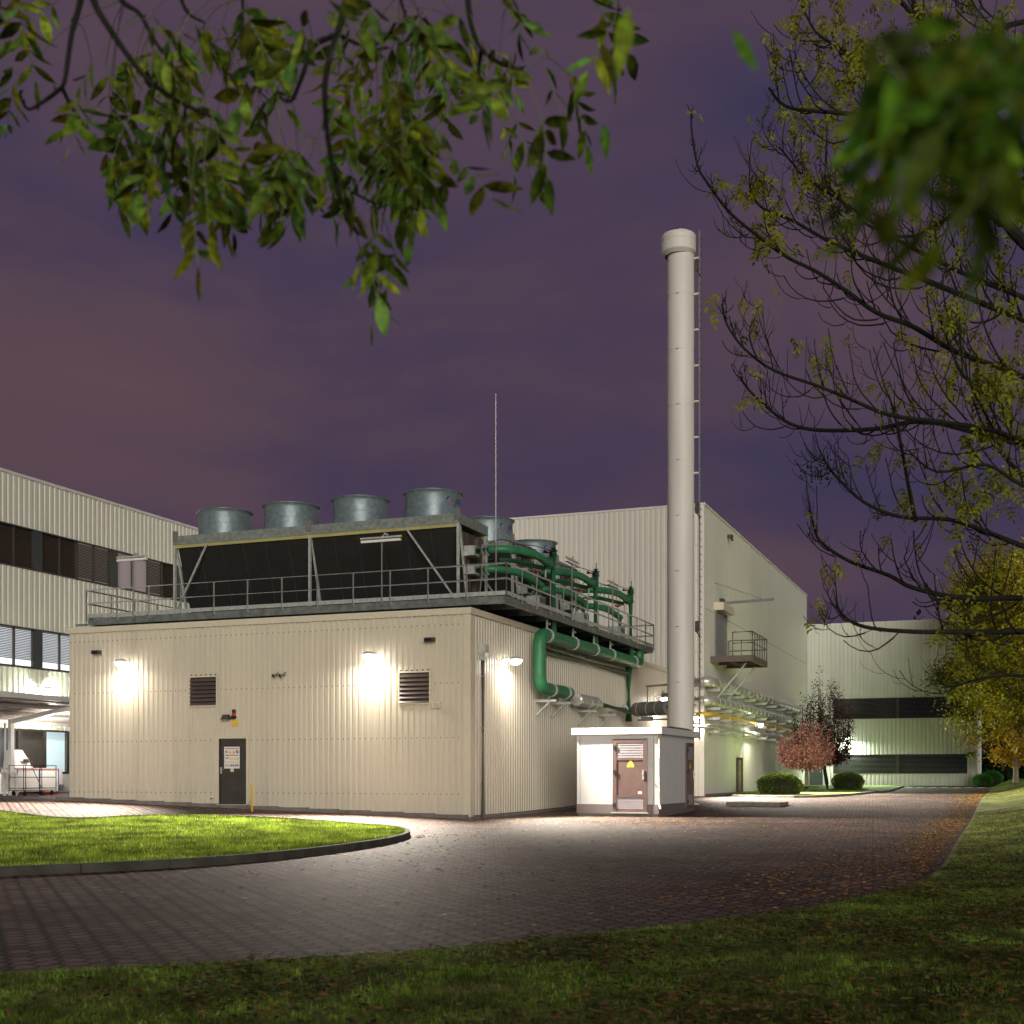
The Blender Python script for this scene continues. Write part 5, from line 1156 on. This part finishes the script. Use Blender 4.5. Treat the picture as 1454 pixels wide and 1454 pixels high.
# plum trees with upright shoots
def plum(label, base, z0, H, R, mat, bk, sd, n=70):
    rg = random.Random(sd); x, y = base; zb = gz(x, y)+.06; t = thing('plum_tree', label, 'tree', (x, y, zb), 'purple leaved plum trees'); m = MB()
    hd = Vector((x+(.0 if sd == 1 else -.25), y, z0+.15)); m.tube(curve_pts([Vector((x, y, zb-.05)), hd], 4), [.13, .12, .11, .10, .10], 9)
    pts = []; rg2 = np.random.default_rng(sd)
    for i in range(n):
        a = rg.uniform(0, 2*PI); q = math.sqrt(rg.random()); e = Vector((hd.x+R*q*math.cos(a), hd.y+R*q*math.sin(a), z0+(H-z0)*rg.uniform(.35, 1.18)*(1.1-.45*q*q)))
        md = Vector((hd.x+R*q*.88*math.cos(a), hd.y+R*q*.88*math.sin(a), z0+(e.z-z0)*.28)); c = curve_pts([hd, md, e], 5); m.tube(c, [.03-.0025*j for j in range(len(c))], 4)
        for j in range(2, len(c)): pts.append(np.array(c[j])+rg2.standard_normal((22, 3))*np.array([.085, .085, .13]))
    m.build('trunk', bk, t, True); small_leaves('crown', np.concatenate(pts), .11, mat, t, .5, 0, sd); return t
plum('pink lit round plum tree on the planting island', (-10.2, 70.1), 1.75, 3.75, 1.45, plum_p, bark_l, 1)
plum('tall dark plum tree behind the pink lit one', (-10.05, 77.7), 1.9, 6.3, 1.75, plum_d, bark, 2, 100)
def bush(label, c, w, dp, h, mat, sd, n=5200, ls=.075):
    x, y = c; z = gz(x, y)+.05; t = thing('clipped_bush', label, 'shrub', (x, y, z), 'clipped round bushes'); rg2 = np.random.default_rng(sd)
    v = rg2.standard_normal((n, 3)); v[:, 2] = np.abs(v[:, 2])*1.0; v /= np.linalg.norm(v, axis=1)[:, None]; v[:, 2] = np.sign(v[:, 2])*np.abs(v[:, 2])**.75
    rr = .90+.12*rg2.random(n)+.06*np.sin(v[:, 0]*7+sd)*np.cos(v[:, 1]*6+v[:, 2]*5)+.13*(rg2.random(n) < .07)*rg2.random(n); pts = v*rr[:, None]*np.array([w/2, dp/2, h*.62])+np.array([x, y, z+h*.36]); lo = rg2.random(n) < .3; pts[lo, 2] = z+h*.36*rg2.random(lo.sum())
    hv = v[lo][:, :2]; hv /= np.linalg.norm(hv, axis=1)[:, None]+1e-6; sh = (.8+.2*(pts[lo, 2]-z)/(h*.36)); pts[lo, 0] = x+hv[:, 0]*w/2*sh; pts[lo, 1] = y+hv[:, 1]*dp/2*sh
    m = MB(); m.lathe((x, y, z), [(.40*w, 0), (.44*w, h*.3), (.40*w, h*.65), (.25*w, h*.86), (.01, h*.92)], 20); m.build('dark_core', bush_shade, t, True)  # solid dark core stands in for the shaded inside of the bush
    small_leaves('leaves', pts, ls, mat, t, .6, -.3, sd); return t
bush('largest clipped bush, left of the pink plum tree', (-10.05, 60.6), 2.05, 2.05, 1.0, bush_l, 1)
bush('clipped bush right of the plum tree trunks', (-8.9, 78.0), 1.8, 1.8, .98, bush_l, 2)
bush('bright green bush beyond the right end of the far hall, front one', (-1.75+.3, 87.3), 1.1, 1.1, .75, bush_g, 3, 2500)
bush('bright green bush beyond the right end of the far hall, rear one', (-.9, 90.4), 1.25, 1.2, 1.0, bush_g, 4, 2500)
# dark tree belt behind, far right
pts = []
rg2 = np.random.default_rng(4)
for i in range(90): pts.append(np.array([rg2.uniform(-6, 34), rg2.uniform(108, 130), rg2.uniform(0.5, 11)*(1 if i%2 else .4)])+rg2.standard_normal((420, 3))*np.array([2.2, 2, 1.6]))
o = small_leaves('distant_trees', np.concatenate(pts), .55, leafy('night foliage', [(.012, .02, .008), (.02, .03, .01)], .2), None, .7, 0, 4); o['kind'] = 'stuff'

# ------------------------------------------------------------------ sky and light
w = bpy.data.worlds.new("World"); sc.world = w; w.use_nodes = True; t = w.node_tree; bg = t.nodes['Background']
sk = t.nodes.new('ShaderNodeTexSky'); sk.sky_type = 'NISHITA'; sk.sun_disc = False
SUN_EL, SUN_AZ = rad(8), rad(29)       # added fill light for the walls, from behind the camera, right
sk.sun_elevation = rad(-4); sk.sun_rotation = rad(180)-SUN_AZ
tc = t.nodes.new('ShaderNodeTexCoord'); mp = t.nodes.new('ShaderNodeMapping'); mp.inputs['Scale'].default_value = (1.0, 1.0, 2.3); mp.inputs['Location'].default_value = (.9, .55, .2)
mp.inputs['Rotation'].default_value = (0, rad(-14), 0)
t.links.new(tc.outputs['Generated'], mp.inputs[0])
n = t.nodes.new('ShaderNodeTexNoise'); n.inputs['Scale'].default_value = 2.4; n.inputs['Detail'].default_value = 8; n.inputs['Roughness'].default_value = .5; n.inputs['Distortion'].default_value = .5
t.links.new(mp.outputs[0], n.inputs['Vector'])
sp = t.nodes.new('ShaderNodeSeparateXYZ'); t.links.new(tc.outputs['Generated'], sp.inputs[0])
ma = t.nodes.new('ShaderNodeMath'); ma.operation = 'MULTIPLY_ADD'; ma.inputs[1].default_value = .42; t.links.new(sp.outputs[2], ma.inputs[0]); t.links.new(n.outputs['Fac'], ma.inputs[2])
r_ = ramp(t, ma.outputs[0], [(.46, (.042, .034, .080)), (.58, (.060, .042, .080)), (.70, (.086, .054, .078)), (.90, (.112, .064, .078))])
add = t.nodes.new('ShaderNodeMix'); add.data_type = 'RGBA'; add.blend_type = 'ADD'; add.inputs[0].default_value = .02
t.links.new(r_.outputs[0], add.inputs[6]); t.links.new(sk.outputs[0], add.inputs[7]); t.links.new(add.outputs[2], bg.inputs[0]); bg.inputs[1].default_value = 0.84
sl = bpy.data.lights.new('fill_sun', 'SUN'); sl.energy = 1.8; sl.angle = rad(34); sl.color = (1.0, .94, .82)
so = bpy.data.objects.new('fill_sun', sl); COL.objects.link(so)
src = Vector((math.sin(SUN_AZ)*math.cos(SUN_EL), -math.cos(SUN_AZ)*math.cos(SUN_EL), math.sin(SUN_EL))); so.rotation_euler = (-src).to_track_quat('-Z', 'Y').to_euler()

# ------------------------------------------------------------------ camera
cd = bpy.data.cameras.new('camera'); cam = bpy.data.objects.new('camera', cd); COL.objects.link(cam)
cam.location = (0, 0, EYE); cam.rotation_euler = (rad(90), 0, YAW); cd.sensor_width = 36; cd.lens = FOC/1454*36
cd.shift_y = (HV-727)/1454; cd.clip_end = 3000; cd.clip_start = .05
cd.dof.use_dof = True; cd.dof.focus_distance = 38; cd.dof.aperture_fstop = 4.0
sc.camera = cam
sc.view_settings.view_transform = 'Standard'; sc.view_settings.look = 'None'; sc.view_settings.exposure = 0.32; sc.view_settings.gamma = 1
try:
    sc.cycles.use_denoising = True; sc.cycles.denoiser = 'OPENIMAGEDENOISE'; sc.cycles.sample_clamp_indirect = 4; sc.cycles.max_bounces = 6
except Exception: pass
